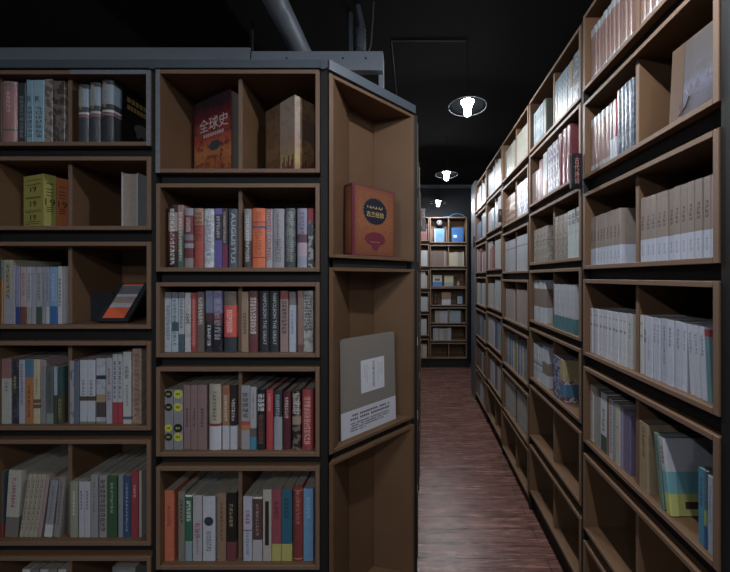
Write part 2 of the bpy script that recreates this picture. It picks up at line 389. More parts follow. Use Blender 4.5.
mr3b = [
 (241.3, 248.2, 292, 'tan book with dark upright title', '9c8067', dict(t=('43352b', .3, .66, 7))),
 (249, 257.6, 291, 'maroon book with white lettering', '6f4746', dict(g=1, h=1, t=('cfc6c4', .3, .9, 12, .36), b=((0, .2, '753c3e'),))),
 (259.5, 268.9, 291, 'left of two dark slate history hardbacks', '33373d', dict(g=1, h=1, x=L_('NAPOLEON THE GREAT', 'b9bcc0', .36, .84, .54, cx=.62))),
 (269.3, 278.8, 291, 'right of two dark slate history hardbacks', '33373d', dict(g=1, h=1, x=L_('NAPOLEON THE GREAT', 'b9bcc0', .36, .84, .54, cx=.62))),
 (280, 288.2, 291, 'dusty pink book with black capitals', '9a7d7b', dict(b=((.86, 1, '8a4642'),), t=('2a2323', .3, .85, 9, .3))),
 (289, 295.8, 292, 'pale blue book with grey top', 'a6afc0', dict(b=((.78, 1, '75716f'),), t=('4a5a78', .3, .7, 12, .16))),
 (297.5, 303, 291, 'plain rosy brown book', '8d6f66', dict(b=((0, .12, '6d4a48'),))),
 (303.2, 313, 291, 'white book with dense black lettering', 'a9a6a2', dict(g=1, bl='7d7b7a', t=('1f1f22', .35, .95, 12, .4)))]
mr4 = [
 (163, 172.8, 390, 'grey volume with black and yellow emblems', '7f8389', dict(x=circles([(.93, '1d1d1e'), (.71, '1d1d1e'), (.36, 'b6b84a'), (.21, '1d1d1e')]))),
 (173.2, 182.9, 390, 'grey volume with yellow and black emblems', '7f8389', dict(x=circles([(.93, 'b6b84a'), (.71, 'b6b84a'), (.36, '1d1d1e'), (.21, 'b6b84a')]))),
 (183.5, 190.4, 385, 'mauve paperback from a matching trio', '866a6a', dict(t=('37282a', .35, .65, 6, .16), b=((.0, .01, '5d4949'),))),
 (190.6, 197.4, 385, 'mauve paperback from a matching trio', '866a6a', dict(t=('37282a', .35, .65, 6, .16))),
 (197.6, 206.6, 385, 'mauve paperback from a matching trio', '8a6e6e', dict(t=('37282a', .35, .65, 6, .16), g=1)),
 (209, 221, 384, 'cream book with white paper band', 'a79f8c', dict(h=1, b=((0, .36, 'b8b9c2'), (.36, .4, '8c3030')), t=('5d5042', .45, .9, 9, .16))),
 (222.2, 229.3, 385.5, 'tan book with white paper band', '94704f', dict(b=((0, .37, 'b2b5c0'), (.86, .97, '9c5a42')), t=('d1bea5', .45, .85, 9, .2))),
 (230, 236.6, 385.5, 'dark plum book with white paper band', '30262c', dict(b=((0, .37, 'b2b5c0'),), t=('cfc2bc', .45, .8, 8, .25)))]
mr4b = [
 (240.8, 249.8, 385.5, 'grey book with red and orange band', '94949a', dict(b=((.38, .44, 'b1402f'), (.3, .38, 'b56c3c')), t=('24242a', .5, .9, 5, .34))),
 (250, 256.2, 387, 'light grey book with turquoise base', 'a0a3a9', dict(b=((0, .2, '2a86a6'), (.2, .34, '5c5a55')), t=('3a3c44', .5, .9, 12, .12))),
 (257, 265, 390, 'black book with bold white characters', '23262a', dict(g=1, h=1, t=(('d4d6da', .65, .95, 4, .4), ('8a4a3e', .1, .6, 14, .3)))),
 (266, 272.8, 390, 'bright red book', 'b1343c', dict(h=1, t=('d98a86', .65, .95, 8))),
 (273.5, 282, 391, 'slate book with silvery paper wrap', '303a42', dict(g=1, h=1, b=((0, .56, '9298a0'),), t=('a4adb8', .55, .95, 9))),
 (283, 290.6, 392, 'maroon hardback with pale title', '58232c', dict(h=1, t=('c8b0ae', .55, .92, 8, .24))),
 (292, 300.6, 390, 'black book with cream spotted pattern', '2c2928', dict(g=1, h=1, bl='7c6e5e', b=((.42, .56, '9a846e'),), t=('d6d0c8', .6, .95, 9, .38))),
 (302, 312.8, 390, 'red book with pale lettering, dark edge', '9c3539', dict(h=1, t=('cf9a92', .1, .9, 13, .3)))]
mr5 = [
 (164, 173.6, 491, 'bright orange paperback', 'c45e3a', dict(t=('7f3a22', .5, .8, 5, .2), d=.2)),
 (178, 184.6, 492, 'olive-grey paperback', '77776a', dict(t=('2b2b27', .55, .9, 6, .22), d=.2)),
 (185, 192, 495, 'green book with pale blue band', '27694e', dict(b=((0, .3, '8298a2'), (.97, 1, 'd5dad6')), t=('d6e0d8', .6, .92, 6, .3), d=.2)),
 (192.6, 201.8, 496, 'pale grey paperback with red marks', 'a5a3aa', dict(t=(('a33a44', .35, .6, 3, .3), ('5a5a66', .1, .5, 12, .12)), d=.2)),
 (202.6, 215, 497, 'white book with dark round emblem', 'b3b7c2', dict(x=lambda e, wd, ht, bl: MB().disc(wd/2, ht*.62, wd*.38, -.0006).build('round_emblem', plain('emblem', '2b3547', .5), e), t=('4d5566', .15, .48, 8, .2), d=.2)),
 (217, 225.8, 494, 'light brown paperback', '8c7058', dict(t=('4d3b2c', .3, .9, 9, .16), d=.2)),
 (226.2, 236, 493, 'black book with maroon band', '25211e', dict(b=((0, .28, '70383b'),), t=('a2916f', .5, .85, 6, .18), d=.2))]
mr5b = [
 (243, 252, 497, 'pale blue-white book with red characters', 'a6adbe', dict(t=(('8d2c3c', .58, .8, 4, .24), ('596078', .1, .5, 9, .14)), b=((.47, .485, '7d2a40'),), d=.2)),
 (252.4, 262, 497, 'brown book with white paper band', '553a37', dict(b=((0, .33, 'a8a6ac'), (.97, 1, 'c8c4c4')), t=('a58f88', .4, .9, 9, .14), d=.2)),
 (262.6, 271.4, 490, 'cream book with tall black title panel', 'a8a397', dict(x=lambda e, wd, ht, bl: MB().box(wd*.28, wd*.72, -.0006, 0, ht*.22, ht*.84).build('title_label', plain('label', '22211f', .5), e), d=.2)),
 (271.7, 281, 490, 'rose book with yellow paper band', '93404e', dict(b=((0, .24, 'a9a84a'),), t=('4d1e28', .6, .85, 4, .26), d=.2)),
 (281.2, 292, 490, 'teal-blue book with yellow paper band', '1f6079', dict(b=((0, .24, 'a9a84a'),), t=('153c4e', .6, .9, 5, .26), d=.2)),
 (293, 302.8, 486, 'red cloth-bound hardback', '7c2f2d', dict(h=1, t=('b06a58', .5, .95, 8, .2), b=((.03, .045, 'b07a60'), (.94, .95, 'b07a60')), d=.19)),
 (303.2, 313.2, 489, 'sky blue paperback', '5a8cb4', dict(t=('86acc8', .6, .9, 6, .16), d=.2))]
lr1 = [
 (-2, 1.8, 82, 'grey-green plastic-wrapped book', '7d8884', dict(g=1)),
 (2.2, 17, 82, 'dusty pink plastic-wrapped hardback', 'a36f72', dict(g=1, h=1, b=((.2, .23, '3d6a4e'), (.93, .96, '5e7a68')), t=('c9a3a4', .5, .85, 5, .14))),
 (17.6, 25.4, 83, 'dark slate plastic-wrapped book', '2f383e', dict(g=1, t=('78848a', .1, .8, 10))),
 (26.2, 33.2, 80, 'sky blue plastic-wrapped book', '7ba3b6', dict(g=1, x=L_('R', '2c3c48', .6, .09, .7, 'up'), t=('2c3c48', .1, .6, 7, .34))),
 (33.6, 44, 80, 'wider sky blue plastic-wrapped book', '84abbd', dict(g=1, x=L_('R', '2c3c48', .45, .09, .7, 'up', .4), t=('2c3c48', .1, .6, 7, .3))),
 (44.4, 52.3, 79, 'white and brown mottled wrapped book', '8e8682', dict(g=1, bl='5c4c46')),
 (52.7, 64.6, 81, 'brown and grey mottled wrapped book', '6d625c', dict(g=1, bl='35302e'))]
def trio(e, wd, ht, bl):
    m = plain('emblem', 'b49a52', .5)
    for k in range(5): letter(e, '世界文学史'[k], wd*.4, ht*(.93-k*.085), wd*.3, ht*.06, 'b39a55', 'up', y=-bl-.0009, name='title_lettering')
def trio3(e, wd, ht, bl):
    trio(e, wd, ht, bl)
    mk = MB()
    for k in range(6): mk.box(wd+.0001, wd+.0006, .06+k*.019, .074+k*.019, ht*.80, ht*.88).box(wd+.0001, wd+.0006, .06+k*.015, .071+k*.015, ht*.68, ht*.76)
    mk.build('cover_print', plain('lettering', 'a08a50', .5), e)
    mk = MB(); k0 = []
    M = Matrix.Translation((wd+.0006, 0, 0)) @ Matrix.Rotation(math.pi/2, 4, 'Z')
    mk.disc(.135, ht*.42, .045, 0, 20, rz=.026); mk.disc(.155, ht*.25, .02, 0, 14, rz=.035); mk.disc(.11, ht*.31, .01, 0, 10)
    o = mk.build('portrait_print', plain('emblem', '6c6a6a', .5), e); o.data.transform(M)
lr1b = [(78, 88.8, 85, 'left charcoal volume with silver wrap', '3b434c', dict(g=1, h=1, b=((.62, .93, '8496a8'), (.49, .53, 'a9aab0'), (.44, .475, '9a565c')), x=trio)),
 (89.4, 100.6, 83, 'middle charcoal volume with silver wrap', '3b434c', dict(g=1, h=1, b=((.62, .93, '8496a8'), (.49, .53, 'a9aab0'), (.44, .475, '9a565c')), x=trio)),
 (101.4, 113.4, 80.5, 'right charcoal volume showing black cover', '30363e', dict(g=1, h=1, b=((.62, .93, '7f92a4'), (.49, .53, 'a9aab0'), (.44, .475, '9a565c')), x=trio3, cv=(.2, '16171b'), d=.2))]
lr3 = [
 (-3, 3, 260, 'orange book with teal top', 'b77a3c', dict(b=((.7, 1, '4a8a90'),))),
 (3.3, 11.8, 260, 'cream wrapped book with black title', '99937c', dict(g=1, t=('3e3a30', .4, .95, 7, .2), b=((0, .42, '8d8f9c'),))),
 (12, 15, 266, 'thin pale grey book', '8f92a0', {}),
 (15.2, 20, 267, 'slate-violet book with navy base', '7d81a2', dict(b=((0, .3, '2b3f80'),))),
 (20.3, 26, 267, 'pinkish book with rust base', 'a18f92', dict(b=((0, .3, '74402e'),), t=('8d4a48', .5, .9, 7))),
 (26.3, 31.2, 267, 'grey paperback with small title', '9da0a9', dict(t=('5b6470', .4, .9, 9), b=((0, .3, '8e8e8c'),))),
 (31.5, 35.6, 267, 'thin grey-lilac paperback', '8d8fa0', {}),
 (36, 41.5, 267, 'grey book with green base', '92959c', dict(b=((0, .3, '33543f'),), t=('5d6068', .4, .9, 10))),
 (41.8, 45.5, 267, 'grey-mauve slim book', '8e8a96', dict(t=('5b5864', .3, .9, 12))),
 (45.8, 49.2, 267, 'grey-blue slim book', '8792a0', dict(b=((0, .3, 'a3a8b0'),), t=('5b6470', .4, .9, 12))),
 (49.6, 57, 267, 'light blue book with strong blue base', '6f95b9', dict(b=((0, .31, '1a62a0'),), t=('8cb0cf', .4, .9, 7, .16))),
 (57.4, 62, 266.5, 'white book with vertical black title', 'aab0b6', dict(t=('3c4148', .3, .8, 8, .24))),
 (62.2, 65.3, 266.5, 'thin grey book beside the divider', '888990', {})]
lr4 = [
 (-3, 11, 359, 'wide wrapped book, rose above pale green', '9ea59b', dict(g=1, b=((.7, 1, '875f63'),), t=('565c54', .5, .66, 3, .14))),
 (11.6, 18.2, 360, 'dark indigo patterned book', '30303a', dict(g=1, bl='494c5a', t=('a79f58', .55, .75, 4, .2))),
 (18.6, 24.6, 360, 'pale lilac-grey book', '9a9fae', dict(t=('4c5160', .3, .95, 14, .2))),
 (25, 32.6, 359, 'burnt orange book with blue top', 'a86a35', dict(b=((.72, 1, '3c6f8e'),), t=('5d3418', .1, .6, 7, .16))),
 (33, 39.8, 359.5, 'cream book with brown striped band', 'b0a684', dict(b=((.24, .38, '6b5138'), (.3, .32, 'a89a78')), t=('6b5f44', .45, .75, 8, .14))),
 (40.3, 45.5, 360, 'grey wrapped book with pink top', '7c7f84', dict(g=1, b=((.9, 1, '9b7f84'),))),
 (46, 53, 366, 'dark grey-green shorter book', '575d5c', dict(b=((0, .18, '7b8683'),), t=('3a3f3e', .3, .9, 9, .14))),
 (53.4, 57, 367, 'thin white-topped short book', '8d9aa6', dict(b=((0, .5, '38463a'),))),
 (57.3, 62, 367, 'dark teal-green short book', '2e4c50', dict(b=((0, .5, '4a4c36'),), t=('8d8450', .1, .45, 5, .3)))]
lr4b = [
 (68.2, 73.6, 361, 'pale lilac book with dark upper title', '8f92a0', dict(t=('1f2128', .7, .86, 4, .2), bl='6c6f7a')),
 (73.9, 79, 361.5, 'steel-blue wrapped book', '5d6978', dict(g=1)),
 (79.6, 86.8, 360, 'left white book over a drawing band', 'a9b0bc', dict(b=((.36, .43, '50443a'), (0, .035, '6d7d55')), t=('5c6472', .44, .7, 5, .16))),
 (87, 95, 360, 'right white book over a drawing band', 'a9b0bc', dict(b=((.36, .43, '50443a'), (0, .035, '6d7d55')), t=('5c6472', .44, .7, 5, .16))),
 (96, 105.2, 358.5, 'white book with gold square and pictures', 'a4aab6', dict(b=((.33, .45, '98835c'), (.1, .33, '4e4244'), (.68, .74, '2e3948'), (0, .035, '6d7d55')), bl='9298a4')),
 (105.8, 111.8, 358, 'lilac-white book with red characters', '9d9da9', dict(t=(('7c3442', .6, .85, 5, .2), ('50505c', .35, .5, 3, .3)))),
 (112.2, 117.2, 354.5, 'left white book with red paper band', 'a6abb3', dict(b=((0, .31, 'a02f42'),), t=('33363e', .35, .92, 8, .24))),
 (117.4, 122.4, 354.5, 'right white book with red paper band', 'a6abb3', dict(b=((0, .31, 'a02f42'),), t=('33363e', .35, .92, 8, .24))),
 (122.8, 131, 352, 'white book with three big black characters', 'aab0ae', dict(x=L_('大历史', '202226', .5, .18, .72, 'stack'), t=('5e646c', .25, .55, 8, .14), b=((.06, .1, '54585c'),))),
 (132, 141.4, 349, 'tall tan speckled book beside side panel', '9d8470', dict(t=('6b5140', .1, .95, 13, .24), bl='8c725e'))]
lr5 = [
 (-4, 3, 472, 'dark grey book with red base', '4b5157', dict(b=((0, .2, '8c2f33'),), d=.2)),
 (4.4, 17, 471, 'leaning white book with red title', 'a8a79c', dict(b=((0, .3, '6f6d66'),), t=('8c3434', .45, .9, 9, .16), lean=3.6, d=.2)),
 (19, 23.2, 475, 'leaning cream book, matching set of four', 'a39d8b', dict(t=('5b3f30', .1, .95, 10, .2), lean=8.5, d=.2)),
 (23.5, 27.7, 475, 'leaning cream book, matching set of four', 'a39d8b', dict(t=('5b3f30', .1, .95, 10, .2), lean=8.5, d=.2)),
 (28, 32.2, 475, 'leaning cream book, matching set of four', 'a39d8b', dict(t=('5b3f30', .1, .95, 10, .2), lean=8.5, d=.2)),
 (32.5, 36.7, 475, 'leaning cream book, matching set of four', 'a39d8b', dict(t=('5b3f30', .1, .95, 10, .2), lean=8.5, d=.2)),
 (37, 40.6, 476, 'leaning thin pink-grey book', '9c8585', dict(lean=8.5, d=.2)),
 (43.5, 51.3, 481, 'leaning grey book with white base', '85898f', dict(b=((0, .22, 'b7bcc0'),), t=('54585e', .3, .9, 10, .12), lean=7, d=.2)),
 (53.6, 59.4, 478, 'leaning grey book nearest the divider', '86827e', dict(t=('50504e', .2, .95, 12, .2), lean=5.4, d=.2))]
lr5b = [
 (70, 77.5, 482, 'pale sage green book', '87917d', dict(t=('c0c6b4', .4, .85, 7, .14), d=.2)),
 (78.6, 84, 482, 'left white book with indigo title', 'aaabb6', dict(t=('3c3a6c', .5, .85, 6, .2), d=.2)),
 (84.2, 90, 482, 'right white book with indigo title', 'aaabb6', dict(t=('3c3a6c', .5, .85, 6, .2), d=.2)),
 (90.4, 97.6, 475, 'silver-grey book', '8b8b8f', dict(t=('55555c', .4, .9, 9, .12), d=.2)),
 (99, 106.4, 476, 'grey wrapped book with black lettering', '8f8f8e', dict(g=1, t=('1c1d1e', .1, .95, 11, .36), d=.2)),
 (107, 116.6, 476, 'dark green book', '2f5a37', dict(t=('9ab29a', .4, .9, 8, .12), d=.2)),
 (118, 122.8, 475, 'silver-blue thin book', '7b848c', dict(d=.2)),
 (123.1, 130.4, 476, 'navy blue book', '2c4a70', dict(t=('a2b2c6', .1, .9, 14, .12), d=.2)),
 (130.8, 138.4, 471, 'red book with small white title', '92303a', dict(t=('d4a8a8', .6, .8, 4, .16), d=.2)),
 (138.8, 141.6, 471, 'thin cream book beside side panel', '9a958a', dict(d=.2))]
for rows, ri, half, spec, bc in ((MROWS, 1, 'left', mr2, 'middle'), (MROWS, 1, 'right', mr2b, 'middle'), (MROWS, 2, 'left', mr3, 'middle'), (MROWS, 2, 'right', mr3b, 'middle'),
        (MROWS, 3, 'left', mr4, 'middle'), (MROWS, 3, 'right', mr4b, 'middle'), (MROWS, 4, 'left', mr5, 'middle'), (MROWS, 4, 'right', mr5b, 'middle'),
        (LROWS, 0, 'left', lr1, 'left'), (LROWS, 0, 'right', lr1b, 'left'), (LROWS, 2, 'left', lr3, 'left'), (LROWS, 3, 'left', lr4, 'left'), (LROWS, 3, 'right', lr4b, 'left'),
        (LROWS, 4, 'left', lr5, 'left'), (LROWS, 4, 'right', lr5b, 'left')):
    wh = '%s bookcase %s box, %s half' % (bc, ROWN[ri] if ri else 'top', half)
    run(rows, ri, half, wh, spec, 'books in the %s half of the %s bookcase, %s box' % (half, bc, ROWN[ri] if ri else 'top'), rec=.02)
# lowest visible box of the left bookcase: tops of books
for i, x in enumerate([22, 31, 40, 49, 58]):
    book(FL, LX(x, .03), LZ(650)+TH, .03, .262, .2, book_mat(['b8b8b4', '6d7074', 'a8a8a4', '7a7a76', 'b0b0ac'][i]), 'grey paperback, only its top seen, %s from left in left bookcase\'s lowest box' % ORD[i+1], 'books in the lowest box of the left bookcase', y=.03)
book(FL, LX(112, .03), LZ(650)+TH, .09, .27, .19, book_mat('7b7d7c'), 'thick grey book in the right half of the left bookcase\'s lowest box', 'books in the lowest box of the left bookcase', y=.03, hard=True)

# ------------------------------------------------------------------ face-out and single pieces in the frontal bookcases
def face_book(name, pos, rz, wd, ht, th, mat, label, group=None, tilt=0, spine_left=True, pages=PAPER, cover=None):
    """front cover faces local -y; base corner left at pos; thickness goes back (+y)"""
    e = empty(name, pos, rz); e.rotation_euler = (-tilt, 0, rz); tag(e, label, 'book', group)
    t = .003; NB[0] += 1
    mb = MB().box(0, wd, 0, t, 0, ht).box(0, wd, th-t, th, 0, ht)
    mb.box(0, t, t, th-t, 0, ht) if spine_left else mb.box(wd-t, wd, t, th-t, 0, ht)
    mb.build('cover', mat, e)
    if spine_left: MB().box(t+.0002, wd-.004, t+.0002, th-t-.0002, .004, ht-.004).build('page_block', pages, e)
    else: MB().box(.004, wd-t-.0002, t+.0002, th-t-.0002, .004, ht-.004).build('page_block', pages, e)
    return e
def art_mat(name, stops, gloss=1, blotch=None, bs=14, vec=(1, 1, 1)):
    m, g, b = mat0(name); t = g.new('ShaderNodeTexCoord'); sp = g.new('ShaderNodeSeparateXYZ'); g.l.new(t.outputs['Generated'], sp.inputs[0])
    n = g.new('ShaderNodeTexNoise'); n.inputs['Scale'].default_value = bs; n.inputs['Detail'].default_value = 7
    mp = g.new('ShaderNodeMapping'); mp.inputs['Scale'].default_value = vec; g.l.new(t.outputs['Object'], mp.inputs[0]); g.l.new(mp.outputs[0], n.inputs['Vector'])
    v = g.math('ADD', sp.outputs[2], g.math('MULTIPLY', g.math('SUBTRACT', n.outputs[0], .5), .5))
    cr = g.new('ShaderNodeValToRGB'); g.l.new(v, cr.inputs[0]); els = cr.color_ramp.elements
    els[0].position = stops[0][0]; els[0].color = (*lin(stops[0][1]), 1); els[1].position = stops[-1][0]; els[1].color = (*lin(stops[-1][1]), 1)
    for p, c in stops[1:-1]: e = els.new(p); e.color = (*lin(c), 1)
    c = cr.outputs[0]
    if blotch:
        n2 = g.new('ShaderNodeTexNoise'); n2.inputs['Scale'].default_value = bs*3; n2.inputs['Detail'].default_value = 5; g.l.new(mp.outputs[0], n2.inputs['Vector'])
        c = g.mix(g.math('MULTIPLY', g.math('GREATER_THAN', n2.outputs[0], .55), .7), c, lin(blotch))
    g.put(b.inputs['Base Color'], c); b.inputs['Roughness'].default_value = .3 if gloss else .6
    if gloss: b.inputs['Coat Weight'].default_value = .8; b.inputs['Coat Roughness'].default_value = .12
    return m
zt = LZ(MROWS[0][1])+TH+.0005
# red and orange book, cover turned to the right; long cover plane from (x=193,back) to (x=233,front)
R1 = art_mat('fiery_cover_art', [(.08, 'a0482c'), (.3, 'c07a4c'), (.5, 'a8443a'), (.72, '7a2a30'), (.9, '2c262e')], blotch='3d2228')
rz = math.radians(-27.5)
e = face_book('hardcover_book', (-.958, 1.368, zt), rz, .255, .335, .05, R1, 'red and orange hardback with white characters, standing angled atop middle bookcase', 'display books in the top box of the middle bookcase', pages=DARKP)
letter(e, '全球史', .14, .225, .2, .055, 'c9c4c4', y=-.0006)
mk = MB()
for k in range(9): mk.box(.07+k*.016, .081+k*.016, -.0009, -.0002, .172, .186)
mk.build('subtitle_marks', plain('lettering', 'b5aaa6', .5), e)
MB().disc(.15, .13, .04, -.0007, rz=.02).build('cover_emblem', plain('emblem', '3d4450', .5), e)
mk = MB()
for a, b_ in ((.15, .02), (.19, .05)): mk.box(a, a+.003, -.0007, -.0002, b_, b_+.07, Matrix.Rotation(0, 4, 'Y'))
mk.build('cover_stroke', plain('emblem', '2c2226', .5), e)
# brown slipcase book, corner towards the room
B1 = art_mat('brown_cover_art', [(.05, '5c422e'), (.3, '7c6146'), (.6, '69503a'), (.95, '6f5c48')], blotch='573a2c')
B2 = art_mat('cream_spine_art', [(.05, '8f7a50'), (.2, 'b09a6c'), (.35, 'a08a80'), (.9, 'a89c90')], blotch='9a8274')
e = empty('slipcased_book', (-.637, 1.345, zt), math.radians(-36))
tag(e, 'thick brown illustrated book, corner towards room, right half of topmost middle box', 'book', 'display books in the top box of the middle bookcase'); NB[0] += 1
MB().box(0, .212, .0, .09, 0, .292).build('cover', B1, e)
MB().box(.112, .2132, -.0012, .0, 0, .292).box(.212, .2132, 0, .022, 0, .292).build('pale_panel', B2, e)
MB().box(.212, .2132, .024, .09, .13, .21).build('paper_band', plain('band', '54423a', .5), e)
mk = MB()
for k in range(9): mk.box(.118+k*.010, .124+k*.010, -.002, -.0012, .004, .025+.02*(k % 3))
for k in range(4): mk.box(.2132, .214, .028+k*.015, .036+k*.015, .006, .03+.016*(k % 2))
mk.build('cover_figures', plain('emblem', '5a2426', .5), e)
# small green eraser-like block
tag(bevel(MB().box(LX(264, .05), LX(269, .05), 1.245, 1.262, zt, zt+.014).build('eraser', plain('green_rubber', '1f6a4a', .5)), .002), 'tiny green block on the floor of the middle bookcase\'s top box', 'block')
# yellow and orange slipcased pair in the left bookcase
zl = LZ(LROWS[1][1])+TH+.0005
YM = plain('yellow_card', '93904a', .6, noise=.08); OM = plain('orange_card', 'a8603a', .6, noise=.08); INK = '24241a'
def dated(name, x, y, wd, th, ht, m, lab, full):
    a = math.radians(-17.5)
    e = empty(name, (x, y, zl), a); tag(e, lab, 'book', 'dated volumes in the left bookcase'); NB[0] += 1
    bevel(MB().box(0, wd, 0, th, 0, ht).build('cover', m, e), .001)
    mk = MB()
    if full:
        for z in (.2, .46, .74): letter(e, '19', wd*.5, ht*z, wd*.3, ht*.1, INK, y=-.0008, name='numeral')
        for z in (.3, .33, .56, .58, .82, .9, .08, .12): mk.box(wd*.12, wd*.85, -.0009, -.0002, ht*z, ht*(z+.008))
        mk.build('print_lines', plain('lettering', INK, .5), e)
    q = empty('q'); M = Matrix.Translation((wd, 0, 0)) @ Matrix.Rotation(math.pi/2, 4, 'Z')
    o = letter(q, '19', th*.5, ht*.48, th*.8, ht*.13, INK, y=-.0008, name='numeral'); mk = MB()
    for z in (.34, .3, .38, .6, .66, .72, .82): mk.box(th*.2, th*.75, -.0009, -.0002, ht*z, ht*(z+.014))
    o2 = mk.build('spine_lines', plain('lettering', INK, .5), q)
    for o_ in (o, o2): o_.data.transform(M); o_.parent = e
    D.objects.remove(q)
    return e
ca, sa = math.cos(math.radians(17.5)), math.sin(math.radians(17.5))
dated('boxed_book', -1.592, 1.281, .137, .036, .212, YM, 'yellow book with black numerals turned outward, second box of left bookcase', True)
dated('boxed_book', -1.592+.0372*sa+.0, 1.281+.0372*ca, .137, .034, .208, OM, 'orange book with black numerals behind the yellow one, left bookcase second box', False)
# back-to-front hardback with fore-edge out
e = empty('hardcover_book', (LX(121.5, .03), 1.2+.03, zl)); tag(e, 'pale hardback with its page edges facing out, second box of left bookcase', 'book'); NB[0] += 1
GB = plain('grey_cloth', 'a3a8ae', .5)
MB().box(0, .003, 0, .16, 0, .215).box(.060, .063, 0, .16, 0, .211).box(.003, .06, .157, .16, 0, .212).build('cover', GB, e)
MB().box(.0032, .0598, .003, .1568, .003, .208).build('page_block', plain('mottled_pages', '8a7f76', .7, noise=.2, scale=60), e)
# display card leaning back, third box of the left bookcase
z3 = LZ(LROWS[2][1])+TH+.001
e = empty('display_card', (LX(94.5, .03), 1.23, z3+.003)); e.rotation_euler = (-math.atan2(.105, .15), 0, 0)
tag(e, 'small black-framed card leaning back, white and orange, left bookcase third box', 'card')
FM = plain('black_plastic', '1e2227', .45)
bevel(MB().box(0, .124, 0, .012, .006, .188).build('frame', FM, e), .002)
MB().box(.02, .104, -.0006, 0, .02, .182).build('card_face', plain('card', 'a3a6ab', .5), e)
MB().box(.02, .104, -.0012, -.0006, .02, .068).build('orange_panel', plain('card', 'c4593a', .5), e)
MB().box(.02, .104, -.0012, -.0006, .174, .182).build('orange_strip', plain('card', 'b0503a', .5), e)
MB().box(.02, .104, -.0012, -.0006, .13, .172).build('picture', plain('card_picture', '5e6066', .5, noise=.5, scale=30), e)
MB().box(.02, .104, -.0012, -.0006, .088, .118).build('picture', plain('card_picture', '8b8078', .5, noise=.3, scale=40), e)
e2 = empty('card_easel', (LX(88, .1), 1.30, z3)); tag(e2, 'black folding easel behind the leaning card, left bookcase third box', 'easel')
bevel(MB().box(0, .1, 0, .01, 0, .12).build('back_plate', FM, e2), .002)
MB().box(0.01, .09, .0102, .03, 0, .012).build('foot', FM, e2)

# ------------------------------------------------------------------ corner unit at 45 degrees
P0 = Vector((-.328, 1.2)); P1 = Vector((-.003, 1.52)); BR = Vector((-.204, 1.545)); BL = Vector((-.312, 1.43))
def off(a, b, t):     # inner offset line of a panel
    d = (b-a).normalized(); n = Vector((-d.y, d.x)); return n*t
d = (P1-P0).normalized(); nn = Vector((-d.y, d.x))      # into the unit
def corner_box(z0, z1, label):
    e = empty('corner_shelf_box', (0, 0, z0)); tag(e, label, 'shelf box', 'corner shelf boxes'); H = z1-z0
    t = .014
    # side panels (a little prism each), back panel, top and bottom prisms
    def pr(n, pts, a, b): o = MB().prism([(p.x, p.y) for p in pts], a, b).build(n, BOARD, e); bevel(o, .001, 1)
    pr('side_panel', [P0, P0+Vector((t, t*.98)), BL+Vector((t, 0)), BL], 0, H)
    pr('side_panel', [P1-d*t*1.25, P1, BR+Vector((.02, t)), BR+Vector((.0, 0))], 0, H)
    pr('back_panel', [BL+Vector((t, 0)), BR, BR+Vector((.0, t)), BL+Vector((0, t))], 0, H)
    a, b, c_, dd = P0+d*t*1.5+nn*.0005, P1-d*t*1.5+nn*.0005, BR+Vector((0, -.0006)), BL+Vector((t+.0006, 0))
    pr('top_panel', [a, b, c_, dd], H-t, H); pr('bottom_panel', [a, b, c_, dd], 0, t)
    return e
cb = [(CZ+.075, CZ+.78, 'tall brown corner shelf box holding the gold-covered book'),
      (CZ-.68, CZ+.037, 'tall brown corner shelf box holding the grey linen book'),
      (CZ-1.43, CZ-.712, 'empty tall brown corner shelf box nearest the floor')]
for a in cb: corner_box(*a)
e = empty('corner_rack', (0, 0, 0)); tag(e, 'grey and black steel corner rack holding the angled shelf boxes', 'rack')
def rail(n, a, b, z0, z1, th, m): MB().prism([(p.x, p.y) for p in (a, b, b+nn*th, a+nn*th)], z0, z1).build(n, m, e)
rail('top_rail', P0-d*.001-nn*.006, P1+d*.004-nn*.006, CZ+.788, CZ+.826, .03, STEEL)
for z0, z1 in ((CZ+.0375, CZ+.0745), (CZ-.7115, CZ-.6805), (CZ-1.49, CZ-1.4305)):
    rail('beam', P0+d*.03+nn*.02, P1-d*.03+nn*.02, z0, z1, .03, BLACK)
MB().box(-.330, -.318, 1.46, 1.49, 0, CZ+.79).build('post', BLACK, e)
# gold book and grey book in the corner boxes
ang = math.atan2(d.y, d.x)
GOLD = art_mat('gold_tooled_cover', [(.0, '744632'), (.5, '8a583c'), (1, '774a34')], blotch='633828', bs=60)
MAR = plain('maroon_cloth', '5d2330', .45)
p = P0+d*.115+nn*.016
e = face_book('hardcover_book', (p.x, p.y, CZ+.0895), ang, .228, .298, .062, MAR, 'gold and maroon ornate book standing in the upper corner box', 'display books in the corner boxes')
MB().box(.014, .222, -.0008, 0, .006, .292).build('gold_panel', GOLD, e)
MB().box(-.0008, 0, .008, .054, .01, .288).build('spine_panel', GOLD, e)
mk = MB()
for a in (.02, .213): mk.box(a, a+.0025, -.0014, -.0008, .012, .286)
for a in (.012, .2835): mk.box(.0226, .213, -.0014, -.0008, a, a+.0025)
mk.build('border_line', plain('border', '6b3a2a', .4), e)
MB().disc(.117, .195, .062, -.0013, 32, rz=.056).build('medallion', plain('medallion', '1f242e', .25), e)
mk = MB()
for k in range(24):
    a = 2*math.pi*k/24; mk.disc(.117+.061*math.cos(a), .195+.055*math.sin(a), .005, -.0009, 8)
mk.build('medallion_edge', plain('medallion', '2b2426', .3), e)
letter(e, '古兰经韵', .117, .182, .092, .024, 'b79a68', y=-.0016)
mk = MB()
for k in range(16): mk.box(.075+k*.0052, .078+k*.0052, -.0017, -.0013, .208+.002*math.sin(k*1.3), .213+.004*math.cos(k*2.1))
mk.build('script_line', plain('lettering', 'b79a68', .5), e)
